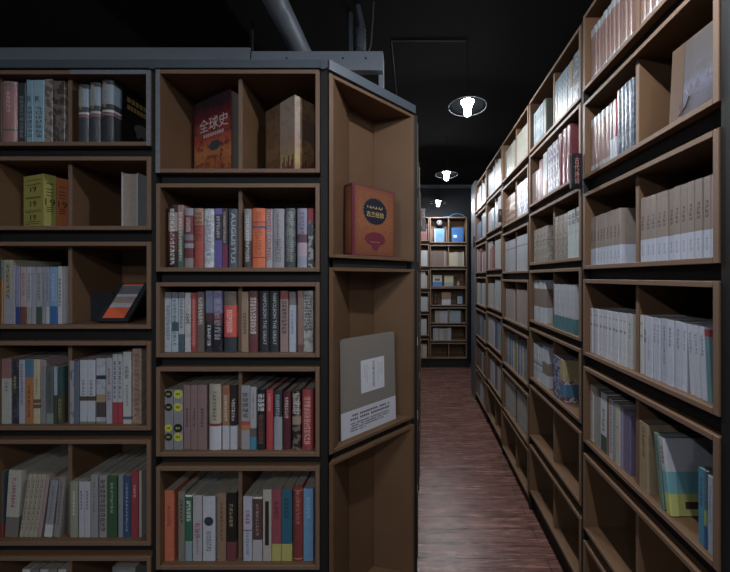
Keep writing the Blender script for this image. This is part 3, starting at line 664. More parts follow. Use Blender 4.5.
mk = MB().disc(.117, .075, .055, -.0012, 32, rz=.03).disc(.117, .045, .02, -.00125, 20, rz=.022)
mk.build('maroon_plaque', MAR, e)
mk = MB()
for k in range(8): mk.box(.092+k*.0065, .096+k*.0065, -.0017, -.0013, .06, .064)
mk.build('plaque_marks', plain('lettering', '9a6a48', .5), e)
def linen():
    m, g, b = mat0('grey_linen'); t = g.new('ShaderNodeTexCoord'); w_ = g.new('ShaderNodeTexNoise'); w_.inputs['Scale'].default_value = 260; w_.inputs['Detail'].default_value = 3
    g.l.new(t.outputs['Object'], w_.inputs['Vector'])
    g.put(b.inputs['Base Color'], g.mix(w_.outputs[0], lin('4b4642'), lin('8a847d'))); b.inputs['Roughness'].default_value = .75; return m
p = P0+d*.073+nn*.032
e = face_book('hardcover_book', (p.x, p.y, CZ-.6645), ang, .292, .405, .026, linen(), 'large grey linen book with white label standing in the middle corner box', 'display books in the corner boxes', spine_left=False, tilt=math.radians(1.5))
WP = plain('white_label_paper', 'b9bac2', .5, noise=.05)
MB().box(.1, .227, -.0008, 0, .165, .305).build('title_label', WP, e)
letter(e, '文明的历程', .167, .238, .012, .115, '2a2a2c', 'stack', y=-.001)
mk = MB()
rg = random.Random(3)
for cx in (.118, .13, .19, .202, .213):
    for k in range(rg.randint(5, 11)): mk.box(cx, cx+.003, -.0012, -.0008, .28-k*.009-.004, .28-k*.009)
mk.build('label_marks', plain('lettering', '6a6660', .5), e)
MB().box(-.0002, .2922, -.0008, 0, 0, .108).build('paper_band', plain('band', 'b2b2ba', .5, noise=.05), e)
mk = MB()
for r, (z, hh, n, x0, x1) in enumerate(((.082, .008, 22, .045, .255), (.066, .008, 22, .045, .255), (.05, .005, 34, .045, .25), (.04, .005, 36, .045, .255), (.03, .005, 30, .045, .22), (.02, .005, 12, .045, .12))):
    for k in range(n):
        if rg.random() < .9: s0 = (x1-x0)/n; mk.box(x0+k*s0, x0+(k+.72)*s0, -.0012, -.0008, z, z+hh)
mk.build('band_print', plain('lettering', '3c3c42', .5), e)

# ------------------------------------------------------------------ right wall of shelf boxes
W = .73
RB = [  # far Y, near Y, box tops (relative to eye height), name
 (1.369, .757, [1.13, .75, .36, -.01, -.386, -.763, -1.14], 'nearest right bay'),
 (2.012, 1.389, [1.115, .77, .40, .042, -.32, -.686, -1.066], 'second right bay'),
 (2.64, 2.032, [1.112, .735, .355, -.02, -.39, -.765, -1.12], 'third right bay'),
 (3.222, 2.66, [1.11, .76, .39, .02, -.345, -.72, -1.09], 'fourth right bay'),
 (3.80, 3.242, [1.10, .74, .37, .0, -.37, -.74, -1.10], 'farthest right bay')]
HB = .327
RF = []
for bi, (yf, yn, tops, nm) in enumerate(RB):
    fr = (W, yf, -math.pi/2); RF.append(fr); wd = yf-yn; bms = []
    for i, t in enumerate(tops):
        h = HB if i < 6 else (.327 if bi in (0,) else .30)
        nd = (wd/2,) if not (bi == 1 and i == 1) else ()
        shelf_box(fr, 0, wd, CZ+t-h, CZ+t, 'brown fibreboard shelf box, %s down in the %s' % ('first' if i == 0 else (ROWN[i]), nm), 'shelf boxes of the '+nm, nd, drec=.02)
        zn = CZ+tops[i+1] if i < 6 else max(.012, CZ+t-h-.05)
        if i < 6: bms.append((0, wd, zn+.0005, CZ+t-h-.0005))
        else: bms.append((0, wd, 0.0, CZ+t-h-.0005))
    rack(fr, 'black steel frame behind the boxes of the %s' % nm, [(-.018, -.002, CZ+1.12)]+([(wd+.002, wd+.03, CZ+1.12)] if bi == 0 else []), bms, group='steel frames of the right shelf wall')
# blue-grey end panel
tag(MB().box(W-.005, W+.27, 3.822, 4.06, 0, CZ+1.17).build('end_panel', STEEL), 'blue-grey steel end panel closing the far end of the right shelf wall', 'panel')

def rpack(bi, ri, half, books, seed=0, x_in=None, y=.02):
    fr = RF[bi]; yf, yn, tops, nm = RB[bi]; wd = yf-yn; h = HB if ri < 6 else .3
    zf = CZ+tops[ri]-h+TH
    x = (TH+.003) if half == 'left' else (wd/2+.011)
    lim = (wd/2-.010) if half == 'left' else wd-TH-.002
    if x_in is not None: x += x_in
    rr = random.Random(bi*100+ri*10+(half == 'left'))
    full = (bi == 1 and ri == 1); pl = 0
    if full: lim = wd-TH-.002
    for i, b in enumerate(books):
        th, ht, desc, base = b[:4]; o = b[4] if len(b) > 4 else {}
        th, ht = th/1000, ht/1000
        a = math.radians(o.get('lean', 0)); ext = abs(ht*math.sin(a))
        if x+th+max(0, ht*math.sin(a))*(1 if a > 0 else 0) > lim: print('OVERFULL', bi, ri, half, i, len(books)); th = max(.006, lim-x-.001)
        if x+.005 > lim: break
        m = book_mat(base, tuple(o.get('b', ())), o.get('t'), o.get('g', 0), o.get('bl'), o.get('s'))
        wh = 'from left, %s%s box, %s' % ('' if full else half+' half, ', ['top', 'second', 'third', 'fourth', 'fifth'][ri] if ri < 5 else 'sixth', nm)
        off_ = max(0.0, ht*math.sin(-a)-pl) if a < 0 else 0; pl = max(0.0, ht*math.sin(-a))
        book(fr, x+off_, zf, th-.0014, ht*(1 if a else rr.uniform(.995, 1.0)), o.get('d', .16), m, '%s, %s %s' % (desc, ORD[i+1], wh),
             'books in the %s, %s box%s' % (nm, ['top', 'second', 'third', 'fourth', 'fifth', 'sixth', 'seventh'][ri], '' if full else ', %s half' % half), y=y+o.get('dy', rr.uniform(0, .004)), hard=o.get('h', 0), lean=a, extra=o.get('x'))
        x += th+o.get('gap', 0)+off_
def rep(n, th, ht, desc, base, o=None, j=.12):
    r = random.Random(desc+str(n)); return [(th*r.uniform(1-j, 1+j), ht*r.uniform(.99, 1.0), desc, base, o or {}) for _ in range(n)]
PK = dict(b=((.86, 1, '8f949b'), (0, .13, '8f949b')), t=('5d4440', .4, .8, 8, .16), g=1, h=1)
rpack(0, 0, 'left', rep(11, 23.5, 230, 'dusty pink wrapped volume', '80645c', PK))
rpack(0, 0, 'right', rep(10, 26, 230, 'dusty pink wrapped volume', '80645c', PK))
rpack(0, 1, 'left', rep(5, 26, 228, 'dusty pink wrapped volume', '80645c', PK)+
      [(13, 228, 'slate book with white base', '4a5664', dict(b=((0, .38, 'a9b0bd'),), g=1)),
       (13, 228, 'dark red book with white base', '8a2632', dict(b=((0, .38, 'a9b0bd'),), g=1)),
       (14, 228, 'dark red book with white base', '8a2632', dict(b=((0, .38, 'a9b0bd'),), g=1))]+
      rep(4, 23, 250, 'tall slate-blue patterned volume', '3b4a5a', dict(g=1, h=1, bl='566476')))
TP = dict(b=((0, .345, 'a9b1c4'),), t=(('352c28', .5, .72, 4, .2), ('5e6a7c', .1, .26, 5, .12)), g=1, d=.155)
rpack(0, 2, 'left', rep(9, 22.5, 205, 'taupe volume with white band', '857870', TP), )
rpack(0, 2, 'right', rep(12, 22.5, 212, 'taupe volume with white band', '857870', TP, .06))
WD = dict(t=(('7a4250', .84, .88, 1, .3), ('38363e', .62, .68, 1, .26)), bl='abaeb8')
rpack(0, 3, 'left', rep(11, 21, 190, 'white paperback with small round seals', 'b4b6c0', dict(WD), .1)+
      [(26, 192, 'wide plain white paperback', 'aaada9', dict(t=('2c2c30', .55, .85, 3, .1)))])
wh = dict(t=('3b4254', .6, .9, 5, .14))
rpack(0, 3, 'right', [(17, 195, 'cream-white paperback', 'b0b0ac', dict(WD)), (9, 194, 'thin white paperback with black squares', 'a9aaac', dict(t=('17171a', .55, .8, 2, .5))), (30, 193, 'wide pale blue-white paperback', 'abb2c4', dict(t=('6a7284', .3, .7, 8, .08))),
      (16, 193, 'pale blue-white paperback', 'aab1c2', wh), (14, 193, 'pale blue-white paperback', 'a9b0c1', wh), (27, 194, 'wide pale blue paperback', 'a2aabd', dict(t=('4a5268', .3, .9, 10, .1))), (25, 194, 'wide white-blue paperback', 'adb4c6', wh),
      (24, 194, 'wide white-blue paperback', 'aab1c2', wh), (17, 191, 'white-blue paperback', 'afb6c6', wh), (18, 190, 'white paperback with blue title', 'b0b6c4', dict(lean=-3, t=('4c5c80', .6, .9, 6, .2), gap=1/1000)),
      (17, 190, 'white paperback with blue title', 'b0b6c4', dict(lean=-3, t=('4c5c80', .6, .9, 6, .2), gap=1/1000)), (17, 189, 'white paperback with blue title', 'aeb4c4', dict(lean=-3, t=('4c5c80', .6, .9, 6, .2), gap=1/1000)),
      (14, 186, 'teal-grey book with red top', '55808a', dict(lean=-3, b=((.9, 1, '8c2c34'),)))])
rpack(0, 4, 'left', [(22, 238, 'off-white book with maroon crest', 'aaa7a2', dict(t=('6d2034', .72, .88, 2, .34))), (20, 238, 'ivory paperback', 'a5a198', {}), (16, 236, 'grey-brown paperback', '8f8880', {}), (16, 236, 'grey paperback with dark top', '868a8a', dict(b=((.88, 1, '50585c'),))),
      (38, 234, 'wide white book with green base', 'b2b7bf', dict(b=((0, .28, '40584c'),), t=(('4b4a40', .35, .75, 5, .2),))), (18, 230, 'brown-pink book', '86645a', {}), (23, 228, 'white-blue book with small print', 'a6adb6', dict(t=('4e5660', .1, .95, 16, .3))),
      (17, 226, 'grey ribbed book', '8c8984', {}), (26, 226, 'ivory book with brown seal', 'a8a49a', dict(t=('4c3c34', .6, .64, 1, .2))), (15, 224, 'lavender book', '8a80a4', {}), (38, 223, 'muted purple book', '6a5f80', {})])
rpack(0, 4, 'right', [(40, 222, 'thick tan box-like book', '94805e', dict(t=('5a4a30', .5, .95, 8, .16), gap=.028)),
      (16, 216, 'sage green leaning book', '5c7a70', dict(lean=-7, t=('324a42', .5, .9, 8, .2))),
      (19, 212, 'leaning pale, teal and yellow book', 'a4a4ae', dict(lean=-9, b=((.28, .56, '5c96a0'), (0, .28, 'a8ac4c')), t=('64343e', .65, .9, 4, .3), gap=.02, d=.18, x=lambda e, wd, ht, bl: MB().box(wd+.0001, wd+.0007, .045, .16, ht*.09, ht*.18).build('title_label', plain('label', '4a2c2e', .5), e))),
      ], x_in=.004, y=.012)
rpack(0, 4, 'right', [(19, 198, 'turquoise book', '3c86a4', dict(t=('1f4a60', .5, .9, 6, .2))), (8, 200, 'thin navy and lime book', '4a6a80', dict(b=((.3, .5, '8aa04c'), (0, .3, '1f5c94')))), (16, 193, 'pale blue-white book', '9aa6b8', dict(t=('50607a', .4, .9, 8, .12)))], x_in=.222, y=.0125)
# bay two
rpack(1, 0, 'left', rep(5, 29, 225, 'frosty blue wrapped volume', '76888e', dict(g=1, bl='93a0a6'))+[(44, 225, 'thick grey-green slipcased volume', '59625a', dict(h=1))])
rpack(1, 0, 'right', rep(6, 27, 238, 'frosty blue wrapped volume', '71868f', dict(g=1, bl='93a0a8'))+[(26, 235, 'tan volume with white base', '8a6f4c', dict(b=((0, .45, 'a4a8ac'),))), (50, 245, 'wide silvery blue wrapped volume', '60747f', dict(g=1, bl='9aa8b4'))])
rpack(1, 1, 'left', rep(3, 36, 190, 'brown-grey wrapped volume', '7b6a64', dict(g=1))+[(26, 232, 'dark red wrapped volume', '6e2634', dict(g=1)), (26, 232, 'wine-coloured wrapped volume', '5c3038', dict(g=1)), (30, 250, 'pale grey wrapped volume', '8e9498', dict(g=1)),
      (30, 250, 'grey and orange wrapped volume', '8c908e', dict(g=1, b=((0, .35, '8a5040'),)))]+rep(4, 34, 262, 'mauve-grey wrapped volume', '686779', dict(g=1, bl='a5a5b4'))+rep(3, 48, 275, 'large dark red wrapped volume', '6a2030', dict(g=1, h=1)), y=.012)
rpack(1, 2, 'left', rep(4, 50, 205, 'thick taupe wrapped volume', '7d756c', dict(g=1, bl='96908a', b=((.6, .62, '5a524c'),))))
rpack(1, 2, 'right', rep(3, 46, 230, 'thick taupe wrapped volume', '7a7268', dict(g=1, bl='8e867e'))+rep(3, 40, 235, 'white volume with black square marks', 'a2a9a8', dict(g=1, t=('1c1e22', .7, .95, 2, .3), b=((0, .5, 'a4b4b4'),))))
rpack(1, 3, 'left', rep(7, 26, 250, 'white volume with rose-brown middle', 'a8b0ba', dict(b=((.36, .8, '7c6a66'),), g=1)))
rpack(1, 3, 'right', rep(10, 22, 232, 'white volume with teal base', 'a0a5ae', dict(b=((0, .3, '3f7078'),), d=.19, t=('6a707c', .5, .9, 6, .14))), y=.015)
rpack(1, 4, 'left', rep(5, 27, 215, 'pale blue-white magazine volume', '98a4ac', dict(g=1, bl='b8c0c8', b=((.45, .5, '6a7078'),)))+rep(4, 20, 232, 'white volume with brown middle band', 'a6abb6', dict(b=((.3, .6, '7a6858'),))))
CP = dict(b=((.0, .12, '8c3436'), (.12, .42, '3c6a8c'), (.42, .5, 'a0a6ac'), (.5, 1, 'a08c62')), bl='8a4a44')
rpack(1, 4, 'right', [(36, 215, 'indigo thick picture volume', '4a4a6e', dict(bl='8a8ea4')), (36, 212, 'indigo thick picture volume', '46466a', dict(bl='8a8ea4')), (38, 212, 'colourful gold and blue patterned book', '6a3440', dict(d=.2, b=((.12, .42, '3f6e8e'), (.5, 1, 'a08c62')), bl='a0a4ac'))], y=.012)
# bay three
rpack(2, 0, 'left', rep(8, 31, 235, 'cream-white boxed volume', '87877a', dict(g=1, t=('5c5c50', .5, .9, 6, .16))))
rpack(2, 0, 'right', rep(8, 32, 235, 'cream-white boxed volume', '87877a', dict(g=1, t=('5c5c50', .5, .9, 6, .16))))
rpack(2, 1, 'left', rep(7, 34, 220, 'rust-brown wrapped volume', '75543f', dict(g=1, bl='a89488')))
rpack(2, 1, 'right', rep(9, 28, 245, 'lilac-white wrapped volume', '7c8192', dict(g=1, bl='b0b4c4', t=('6a4a54', .7, .76, 1, .3))))
rpack(2, 2, 'left', rep(9, 28, 245, 'silvery grey boxed volume', '93979f', dict(g=1, b=((.7, .74, '70747c'),))))
rpack(2, 2, 'right', rep(9, 28, 250, 'silvery grey boxed volume', '999da5', dict(g=1, b=((.7, .74, '70747c'),))))
rpack(2, 3, 'left', rep(4, 62, 235, 'thick pinkish-grey boxed volume', '8c7e7c', dict(h=1)))
rpack(2, 3, 'right', rep(4, 62, 240, 'thick pinkish-grey boxed volume', '8c7e7c', dict(h=1)))
mixc = ['7a7e84', '8a5a58', '6a6e74', '5a7a88', '9a9ea4', '3c4a5c', '5c8494', '8c8c88', '3c5c8c', '9a9ca0', '8f8a5a', '6a6462']
mixn = ['grey', 'brick red', 'dark grey', 'dull teal', 'pale grey', 'navy', 'light teal', 'warm grey', 'blue', 'silver', 'olive yellow', 'brown-grey']
rpack(2, 4, 'left', [(22, 245-i*3, mixn[i]+' paperback', mixc[i], dict(t=('c0c0c0', .3, .8, 6, .14))) for i in range(11)])
rpack(2, 4, 'right', [(23, 235-i*2, mixn[(i+4) % 12]+' paperback', mixc[(i+4) % 12], dict(t=('c0c0c0', .3, .8, 6, .14))) for i in range(11)])
rpack(2, 5, 'left', rep(5, 50, 255, 'thick grey-white set volume', '8f8d88', dict(h=1, b=((.4, .42, '6a6864'), (.08, .1, '8a4a44')))))
rpack(2, 5, 'right', rep(5, 50, 250, 'thick grey-white set volume', '8f8d88', dict(h=1, b=((.4, .42, '6a6864'), (.08, .1, '8a4a44')))))
# silver and beige face-out book in the nearest bay
ART = art_mat('misty_cover_art', [(.05, '3a3032'), (.35, '5c5e70'), (.6, '4a484c'), (1, '443c38')], bs=22, blotch='4a4446', gloss=0)
zr = CZ+.75-HB+TH+.0016
e = face_book('hardcover_book', (W+.022, .932, zr), math.radians(-86), .155, .225, .02, ART, 'misty grey art book facing out, right half, second box, nearest right bay', pages=DARKP, tilt=math.radians(3))
MB().box(0, .04, -.0008, 0, 0, .225).build('beige_strip', plain('beige_card', '523f30', .5), e)
letter(e, '红楼梦诗词', .13, .15, .01, .11, 'b8bac0', 'stack', y=-.0008)
mk = MB().tube([(.03, -.001, .02), (.05, -.001, .035), (.06, -.001, .06), (.05, -.001, .08)], .0015, 5).tube([(.04, -.001, .02), (.03, -.001, .05)], .0012, 5)
mk.build('ink_flourish', plain('emblem', '3a2426', .5), e)

# hanging section signs
def sign(x, y, z, wd, ht, th, txt, lab, rz=0):
    e = empty('section_sign', (x, y, z), rz); tag(e, lab, 'sign', 'black section signs')
    bevel(MB().box(0, wd, 0, th, 0, ht).build('sign_box', plain('sign_black', '15161a', .25), e), .002)
    if txt: letter(e, txt, wd*.5, ht*(.5 if len(txt) > 2 else .68), wd*.4, ht*(.76 if len(txt) > 2 else .34), 'a8706a', 'stack', y=-.0006)
    MB().box(wd-.001, wd+.012, th*.4, th*.6, ht*.1, ht*.25).build('bracket', STEEL, e)
    return e
sign(.677, 1.366, CZ+.385, .05, .152, .014, '古代诗词', 'black upright sign with four red characters between nearest two right bays')
sign(.700, 2.64, CZ+.46, .03, .11, .014, '哲学', 'small black sign with reddish characters between third and fourth right bays')
sign(.705, 3.806, CZ+.36, .022, .13, .012, '宗教', 'small dark red-lettered sign on the far end of right wall')
o = sign(.040, 2.232, CZ+.325, .036, .163, .014, '文史', 'small black sign sticking out from the left side of the aisle')

# ------------------------------------------------------------------ left side of the aisle, shelves seen edge-on
FA = [(.016, 1.575, 2.19), (.034, 2.21, 2.82), (.05, 2.84, 3.45), (.066, 3.47, 4.08)]
STUFF = MB(); SM = [book_mat(c, (), ('404048', .3, .85, 7, .2), gg) for c, gg in (('a4a6a8', 1), ('8b8478', 0), ('7c8c98', 1), ('98949c', 0), ('6d5a50', 0), ('4c5c74', 1), ('a59c84', 0), ('7a4a48', 0))]
def sbook(fr, x, y, z, w_, dp, h, mi):
    ox, oy, rz = fr; M = Matrix.Translation((ox, oy, 0)) @ Matrix.Rotation(rz, 4, 'Z')
    STUFF.box(x, x+w_-.001, y, y+dp, z, z+h, M, mi)
def srow(fr, x0, x1, z, hts, pal, rr, th=(.018, .034), y=.015, dp=.15):
    x = x0; h = rr.uniform(*hts); k = rr.choice(pal)
    while True:
        t = rr.uniform(*th)
        if x+t > x1: break
        if rr.random() < .3: h = rr.uniform(*hts); k = rr.choice(pal)
        sbook(fr, x, y, z, t, dp, h, k); x += t
rr = random.Random(11)
atops = [.77, .40, .03, -.34, -.71, -1.08]
for bi, (fx, ya, yb) in enumerate(FA):
    fr = (fx, ya, math.pi/2); wd = yb-ya; bms = []; nm = ['nearest', 'second', 'third', 'farthest'][bi]+' left-aisle bay'
    for i, t in enumerate(atops):
        shelf_box(fr, 0, wd, CZ+t-HB, CZ+t, 'brown shelf box seen edge-on, %s from top, %s' % (ROWN[i] if i else 'first', nm), 'shelf boxes of the '+nm, (), depth=.22)
        bms.append((0, wd, (CZ+atops[i+1] if i < 5 else 0)+.0005, CZ+t-HB-.0005))
        srow(fr, TH+.004, wd-TH-.004, CZ+t-HB+TH+.0005, (.2, .27), range(8), rr, y=.0008)
    rack(fr, 'black steel frame behind the boxes of the %s' % nm, [(-.017, -.002, CZ+.8)], bms, depth=.22, group='steel frames of the left-aisle bays')
# books of the fourth and farthest right bays
for bi in (3, 4):
    yf, yn, tops, nm = RB[bi]; wd = yf-yn; fr = RF[bi]
    pals = [[0, 2, 0], [2, 5, 0, 3], [3, 0, 7], [0, 2, 1], [5, 2, 3], [0, 4, 3], [5, 0]]
    for i in range(6 if bi == 3 else 7):
        for (a, b) in ((TH+.003, wd/2-.012), (wd/2+.012, wd-TH-.003)):
            srow(fr, a, b, CZ+tops[i]-(HB if i < 6 else .3)+TH+.0005, (.2, .27) if i != 5 else (.2, .24), pals[i], rr)

# ------------------------------------------------------------------ far bookcase
FY = 5.16; FS = FY/315
def FX(px): return (px-415)*FS
def FZ(py): return CZ+(277-py)*FS
FF = (0, FY, 0)
frow = [(217, 242.8), (245, 267), (268.8, 287.2), (287.6, 306), (307.6, 323.8), (325.4, 341.4), (343, 358.7)]
bms = []; bms2 = []
for i, (a, b) in enumerate(frow):
    dv = (FX(448.7),) if i in (0, 1, 4, 6) else ()
    shelf_box(FF, FX(430), FX(466.8), FZ(b), FZ(a), 'brown shelf box, %s from top of the bookcase at the aisle end' % (ROWN[i] if i else 'first'), 'shelf boxes of the far bookcase', dv, depth=.25, drec=.01)
    if i < 6: bms.append((FX(430), FX(466.8), FZ(frow[i+1][0])+.0005, FZ(b)-.0005))
for i in range(6):
    a, b = [(217, 241), (244, 267), (270, 289), (292, 312), (314, 336), (339, 358.7)][i]
    shelf_box(FF, FX(393), FX(429.2), FZ(b), FZ(a), 'brown shelf box, %s from top, partly hidden left of the far bookcase' % (ROWN[i] if i else 'first'), 'partly hidden far shelf boxes', (), depth=.25)
    if i < 5: bms2.append((FX(393), FX(429.2), FZ([(217, 241), (244, 267), (270, 289), (292, 312), (314, 336), (339, 358.7)][i+1][0])+.0005, FZ(b)-.0005))
    srow(FF, FX(421), FX(428), FZ(b)+TH+.0005, (.2, .26), [0, 6, 1, 7] if i else [7], rr)
rack(FF, 'black steel frame with plinth under the bookcase at the aisle end', [(FX(429.3), FX(429.9), CZ+1), (FX(467), FX(468.6), CZ+1)], bms+bms2+[(FX(393), FX(468.6), .0, FZ(358.7)-.0005)])
def frun(i, x0, x1, hts, pal, th=(.022, .034)): srow(FF, FX(x0), FX(x1), FZ(frow[i][1])+TH+.0005, hts, pal, rr, th)
frun(0, 431.2, 434, (.2, .22), [4, 7]); frun(0, 446, 448, (.18, .2), [4]); frun(1, 431.2, 448, (.24, .26), [4, 1, 3]); frun(1, 449.4, 465.5, (.2, .24), [1, 6, 4, 5])
frun(4, 435, 448, (.19, .2), [3, 1]); frun(4, 449.5, 462, (.19, .2), [3, 1, 2]); frun(5, 433, 452, (.19, .2), [3, 1])
so = STUFF.build('book_rows', SM); tag(so, 'small distant books on the far shelves at the aisle end', 'books', None, 'stuff')
def fbook(px, py0, py1, w_px, row, base, art, lab):
    h = (py1-py0)*FS
    e = face_book('hardcover_book', (FX(px), FY+.04, FZ(frow[row][1])+TH+.0006), 0, w_px*FS, h, .03, plain('cover_card', base, .4), lab, 'books shown face-out on the far bookcase')
    for (a, b, c, d_, cc, nm) in art: MB().box(w_px*FS*a, w_px*FS*b, -.001, 0, h*c, h*d_).build(nm, plain('cover_patch', cc, .5), e)
fbook(434.6, 228, 241.6, 10, 0, '5f86a4', [(.3, .8, .35, .65, '4c7fae', 'cover_patch'), (0, .12, 0, 1, 'a8b8c4', 'spine_strip')], 'light blue book facing out on the far bookcase, top left')
fbook(452, 227, 241.6, 11.6, 0, '2f5c94', [(.15, .45, .3, .5, 'b8cce0', 'cover_patch'), (.3, .4, .72, .8, '22467c', 'cover_patch')], 'deep blue book facing out on the far bookcase, top right')
fbook(433, 275, 286, 9, 2, 'a09a90', [(0, 1, 0, .4, '3c6ca8', 'cover_patch'), (.2, .8, .5, .7, '50483e', 'cover_patch')], 'white and blue book facing out, far bookcase third shelf')
fbook(444.6, 275.5, 286, 9, 2, 'a09c7c', [(0, 1, .0, .35, '7c8890', 'cover_patch')], 'cream book facing out, far bookcase third shelf')
fbook(442, 292.6, 305, 9, 3, '8c7460', [(0, 1, 0, .42, 'a8aab4', 'cover_patch')], 'brown and white book facing out, far bookcase fourth shelf')
# ornaments
def zrow(i): return FZ(frow[i][1])+TH+.0006
e = empty('round_ornament', (FX(439.8), FY+.09, FZ(frow[0][0])-TH-.118)); tag(e, 'white round ornament with dark face marks, hanging above light blue book', 'ornament')
MB().lathe([(.001, 0), (.028, .008), (.046, .03), (.05, .055), (.044, .08), (.026, .1), (.002, .108)], 20).build('ball', plain('white_plaster', '83868a', .5), e, True)
MB().tube([(0, 0, .105), (0, 0, .118)], .002, 6).build('string', BLACK, e)
MB().disc(-.018, .06, .009, -.052, 10).disc(.018, .06, .009, -.052, 10).build('eye_mark', plain('dark_paint', '2a2c30', .5), e)
e = empty('vase', (FX(459), FY+.1, zrow(2))); tag(e, 'small pale vase of dried flowers on the far bookcase', 'vase')
MB().lathe([(.001, 0), (.022, 0), (.03, .03), (.018, .06), (.014, .075), (.017, .085)], 14).build('vase_body', plain('pale_ceramic', 'a8957c', .4), e, True)
mk = MB(); mf = MB(); r2 = random.Random(2)
for k in range(12):
    a = r2.uniform(0, 6.28); q = r2.uniform(.02, .075); h = r2.uniform(.14, .2)
    mk.tube([(0, 0, .08), (q*.4*math.cos(a), q*.4*math.sin(a), h*.7), (q*math.cos(a), q*math.sin(a), h)], .0018, 5)
    mf.lathe([(.001, -.008), (.009, 0), (.001, .008)], 6, (q*math.cos(a), q*math.sin(a), h))
mk.build('stems', plain('dry_stem', '5e4636', .7), e); mf.build('flower_heads', plain('dry_flower', '7d5a4c', .7), e)
e = empty('figurine', (FX(435.6), FY+.1, zrow(3))); tag(e, 'small dark seated figurine on the far bookcase, fourth shelf', 'figurine')
MB().lathe([(.001, 0), (.036, 0), (.04, .02), (.03, .05), (.024, .08), (.03, .1), (.014, .12), (.022, .14), (.016, .165), (.001, .172)], 14).build('body', plain('bronze', '5c4a3a', .35, .6), e, True)
MB().box(-.045, .045, -.03, .03, -.0004, 0).build('base', plain('bronze', '40342a', .4, .4), e)
e = empty('photo_frame', (FX(457), FY+.05, zrow(3))); e.rotation_euler = (-.12, 0, .12); tag(e, 'small dark picture frame leaning on the far bookcase, fourth shelf', 'frame')
MB().box(0, .115, 0, .012, 0.002, .155).build('frame', BLACK, e); MB().box(.015, .1, -.001, 0, .018, .14).build('picture', plain('card_picture', '8f9cb4', .4, noise=.3, scale=30), e)
# blue cable on top of the far bookcase
zc = CZ+(277-216.6)*FS
tag(MB().tube([(FX(444), FY+.1, zc+.012), (FX(450), FY+.1, zc+.02), (FX(454), FY+.1, zc+.06), (FX(459), FY+.12, zc+.075), (FX(464), FY+.12, zc+.05), (FX(466), FY+.12, zc+.012)], .007, 8).build('cable', plain('blue_cable', '4c7fa4', .4), smooth=True) if False else
    MB().tube([(FX(444), FY+.1, zc+.012), (FX(450), FY+.1, zc+.02), (FX(454), FY+.1, zc+.06), (FX(459), FY+.12, zc+.075), (FX(464), FY+.12, zc+.05), (FX(466), FY+.12, zc+.012)], .007, 8).build('cable', plain('blue_cable', '4c7fa4', .4)), 'pale blue cable looped on top of the far bookcase', 'cable')

# ------------------------------------------------------------------ overhead things
USTEEL = plain('brightened_grey_steel', '8a939e', .45, .1)  # rack steel in a lighter copy, making up for weak light up here
e = empty('upper_steel_frame', (0, 1.75, 0)); tag(e, 'dark grey steel frame standing behind and above the left bookcases', 'frame')
k = 1.75/315
MB().box(-2.6, (250-415)*k, 0, .04, CZ+(277-58.5)*k-.03, CZ+(277-47.5)*k).build('beam', USTEEL, e)
MB().box((252-415)*k, (383-415)*k, -.006, .034, CZ+(277-60)*k-.06, CZ+(277-52)*k).build('beam', USTEEL, e)
MB().box((378-415)*k, (383-415)*k, .035, .065, CZ+.7705, CZ+(277-54)*k).build('post', USTEEL, e)
MB().box((249.3-415)*k, (251-415)*k, .01, .03, 0, CZ+(277-18)*k).build('post', BLACK, e)
mk = MB()
for xx in (287, 343, 366): mk.disc((xx-415)*k, CZ+(277-59)*k, .006, -.0065, 10)
mk.build('bolt_hole', BLACK, e)
tag(MB().tube([(-.707, -.6, 2.89), (-.707, 5.45, 2.89)], .060, 24).build('ceiling_pipe', plain('pipe_grey', '7c848e', .45, .2)), 'thick grey pipe running along the ceiling above the left bookcases', 'pipe')
pipe = D.objects['ceiling_pipe']; pipe.data.polygons.foreach_set('use_smooth', [True]*len(pipe.data.polygons))
def px(x, y, Y): return ((x-415)/315*Y, Y, CZ+(277-y)/315*Y)
e = empty('flexible_duct', px(362, 0, 2)); e.location = (0, 0, 0); tag(e, 'ribbed grey flexible hose hanging from the ceiling beside the pipe', 'hose')
pts = [px(356, -6, 1.86), px(359, 10, 1.86), px(362, 25, 1.86), px(361, 40, 1.86), px(361, 52, 1.86)]
MB().tube(pts, [.016, .016, .018, .03, .026], 16).build('hose', plain('hose_grey', '50565e', .5), e)
mk = MB()
for k_ in range(6): z = CZ+(277-30-k_*4)/315*1.86; mk.lathe([(.024+.001*k_, z-.003), (.031, z), (.024, z+.003)], 16, (px(361, 30, 1.86)[0], 1.86, 0))
mk.build('hose_rib', plain('hose_grey', '4a5058', .5), e)
MB().tube([px(374, -8, 1.83), px(373, 20, 1.83), px(371, 45, 1.83), px(366, 60, 1.83), px(372, 63, 1.83), px(378, 60, 1.83)], .004, 8).build('cable', plain('cable_grey', '565b62', .5), e)
MB().box(*[v for p_ in ((px(349, 0, 1.9)[0], px(352, 0, 1.9)[0]), (1.9, 1.93), (CZ+(277-50)/315*1.9, 3.09)) for v in p_]).build('bracket', STEEL, e)
# conduit on the ceiling feeding the lamps
tag(MB().tube([(-.16, 2.13, 3.085), (.340, 2.13, 3.085)], .004, 8).tube([(-.16, 2.13, 3.085), (-.16, 4.9, 3.085)], .004, 8).build('conduit', plain('conduit_black', '2b2e33', .5)), 'thin black conduit fixed to the dark ceiling above the aisle', 'conduit')
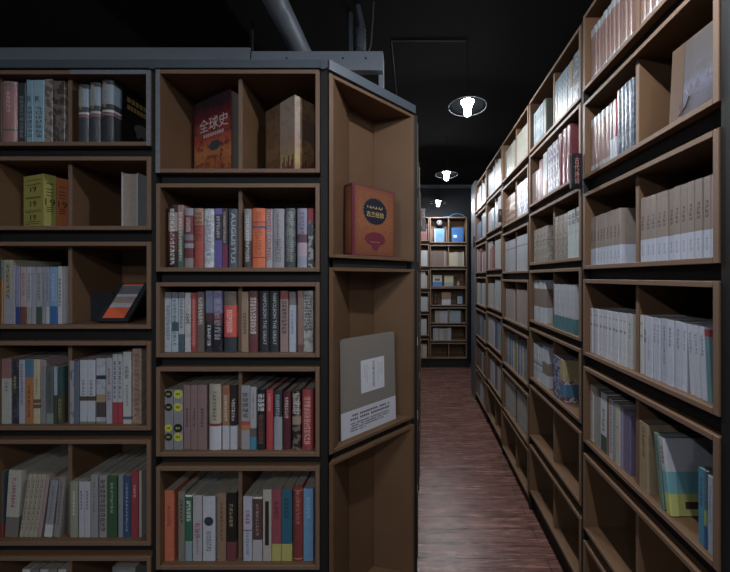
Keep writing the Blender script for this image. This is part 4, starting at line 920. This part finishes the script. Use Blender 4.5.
# ------------------------------------------------------------------ lamps
def emis(BULB=BULB):
    m, g, b = mat0('bulb_glass'); b.inputs['Base Color'].default_value = (.9, .9, .9, 1)
    b.inputs['Emission Color'].default_value = (.93, .96, 1, 1); b.inputs['Emission Strength'].default_value = BULB; return m
EM = emis(); EM2 = emis(BULB*.012); EM3 = emis(BULB*.17); SH = plain('matt_black_enamel', (.004, .0045, .005), .9, spec=0); RIMM = plain('edge_lit_rim', (.09, .095, .1), .6, spec=.1)  # rim coloured paler than the shade, standing in for its lit edge
def lamp(lab):
    e = empty('pendant_lamp'); tag(e, lab, 'lamp', 'pendant lamps over the aisle')
    MB().lathe([(.02, .045), (.05, .04), (.1, .022), (.125, .002), (.125, .0), (.1, .018), (.05, .036), (.02, .041)], 40).build('shade', SH, e, True)
    shd = e.children[0]
    MB().lathe([(.1235, -.001), (.1265, -.001), (.1265, .003), (.1235, .003), (.1235, -.001)], 40).build('rim', RIMM, shd)
    BB = MB().lathe([(.001, -.062), (.012, -.06), (.02, -.053), (.0235, -.042), (.025, -.02), (.028, 0), (.037, .02), (.046, .034), (.001, .036)], 20)
    BB.mi = [0 if i < 40 else (2 if i < 60 else 1) for i in range(len(BB.mi))]; BB.build('bulb', [EM, EM2, EM3], e, True)
    MB().lathe([(.001, .037), (.03, .037), (.03, .075), (.012, .09), (.001, .09)], 16).build('socket', BLACK, e)
    MB().tube([(0, 0, .088), (0, 0, .449)], .0035, 6).build('cord', BLACK, e)
    return e
l0 = lamp('white pendant lamp with dark dish shade, largest and nearest in view')
l0.location = LAMPS[2]
def copy_thing(o, loc, lab):
    c = o.copy(); COL.objects.link(c); c.location = loc; c['label'] = lab
    for ch in list(o.children):
        q = ch.copy(); COL.objects.link(q); q.parent = c
        for g_ in list(ch.children): u = g_.copy(); COL.objects.link(u); u.parent = q
    return c
copy_thing(l0, LAMPS[0], 'pendant lamp with dark dish shade behind the camera over the aisle')
copy_thing(l0, LAMPS[1], 'pendant lamp with dark dish shade overhead in front of the corner unit')
copy_thing(l0, LAMPS[3], 'smaller lit pendant lamp, second one down the aisle')
copy_thing(l0, LAMPS[4], 'smallest lit pendant lamp, just above the far bookcase')
for i, t_ in ((5, 'added fill lamp with dark dish shade, farthest behind the camera over the aisle'), (6, 'added fill lamp with dark dish shade behind the camera facing left bookcases'), (7, 'added fill lamp with dark dish shade far behind the camera, left of the aisle')):
    copy_thing(l0, LAMPS[i], t_)
print('BOOKS', NB[0])
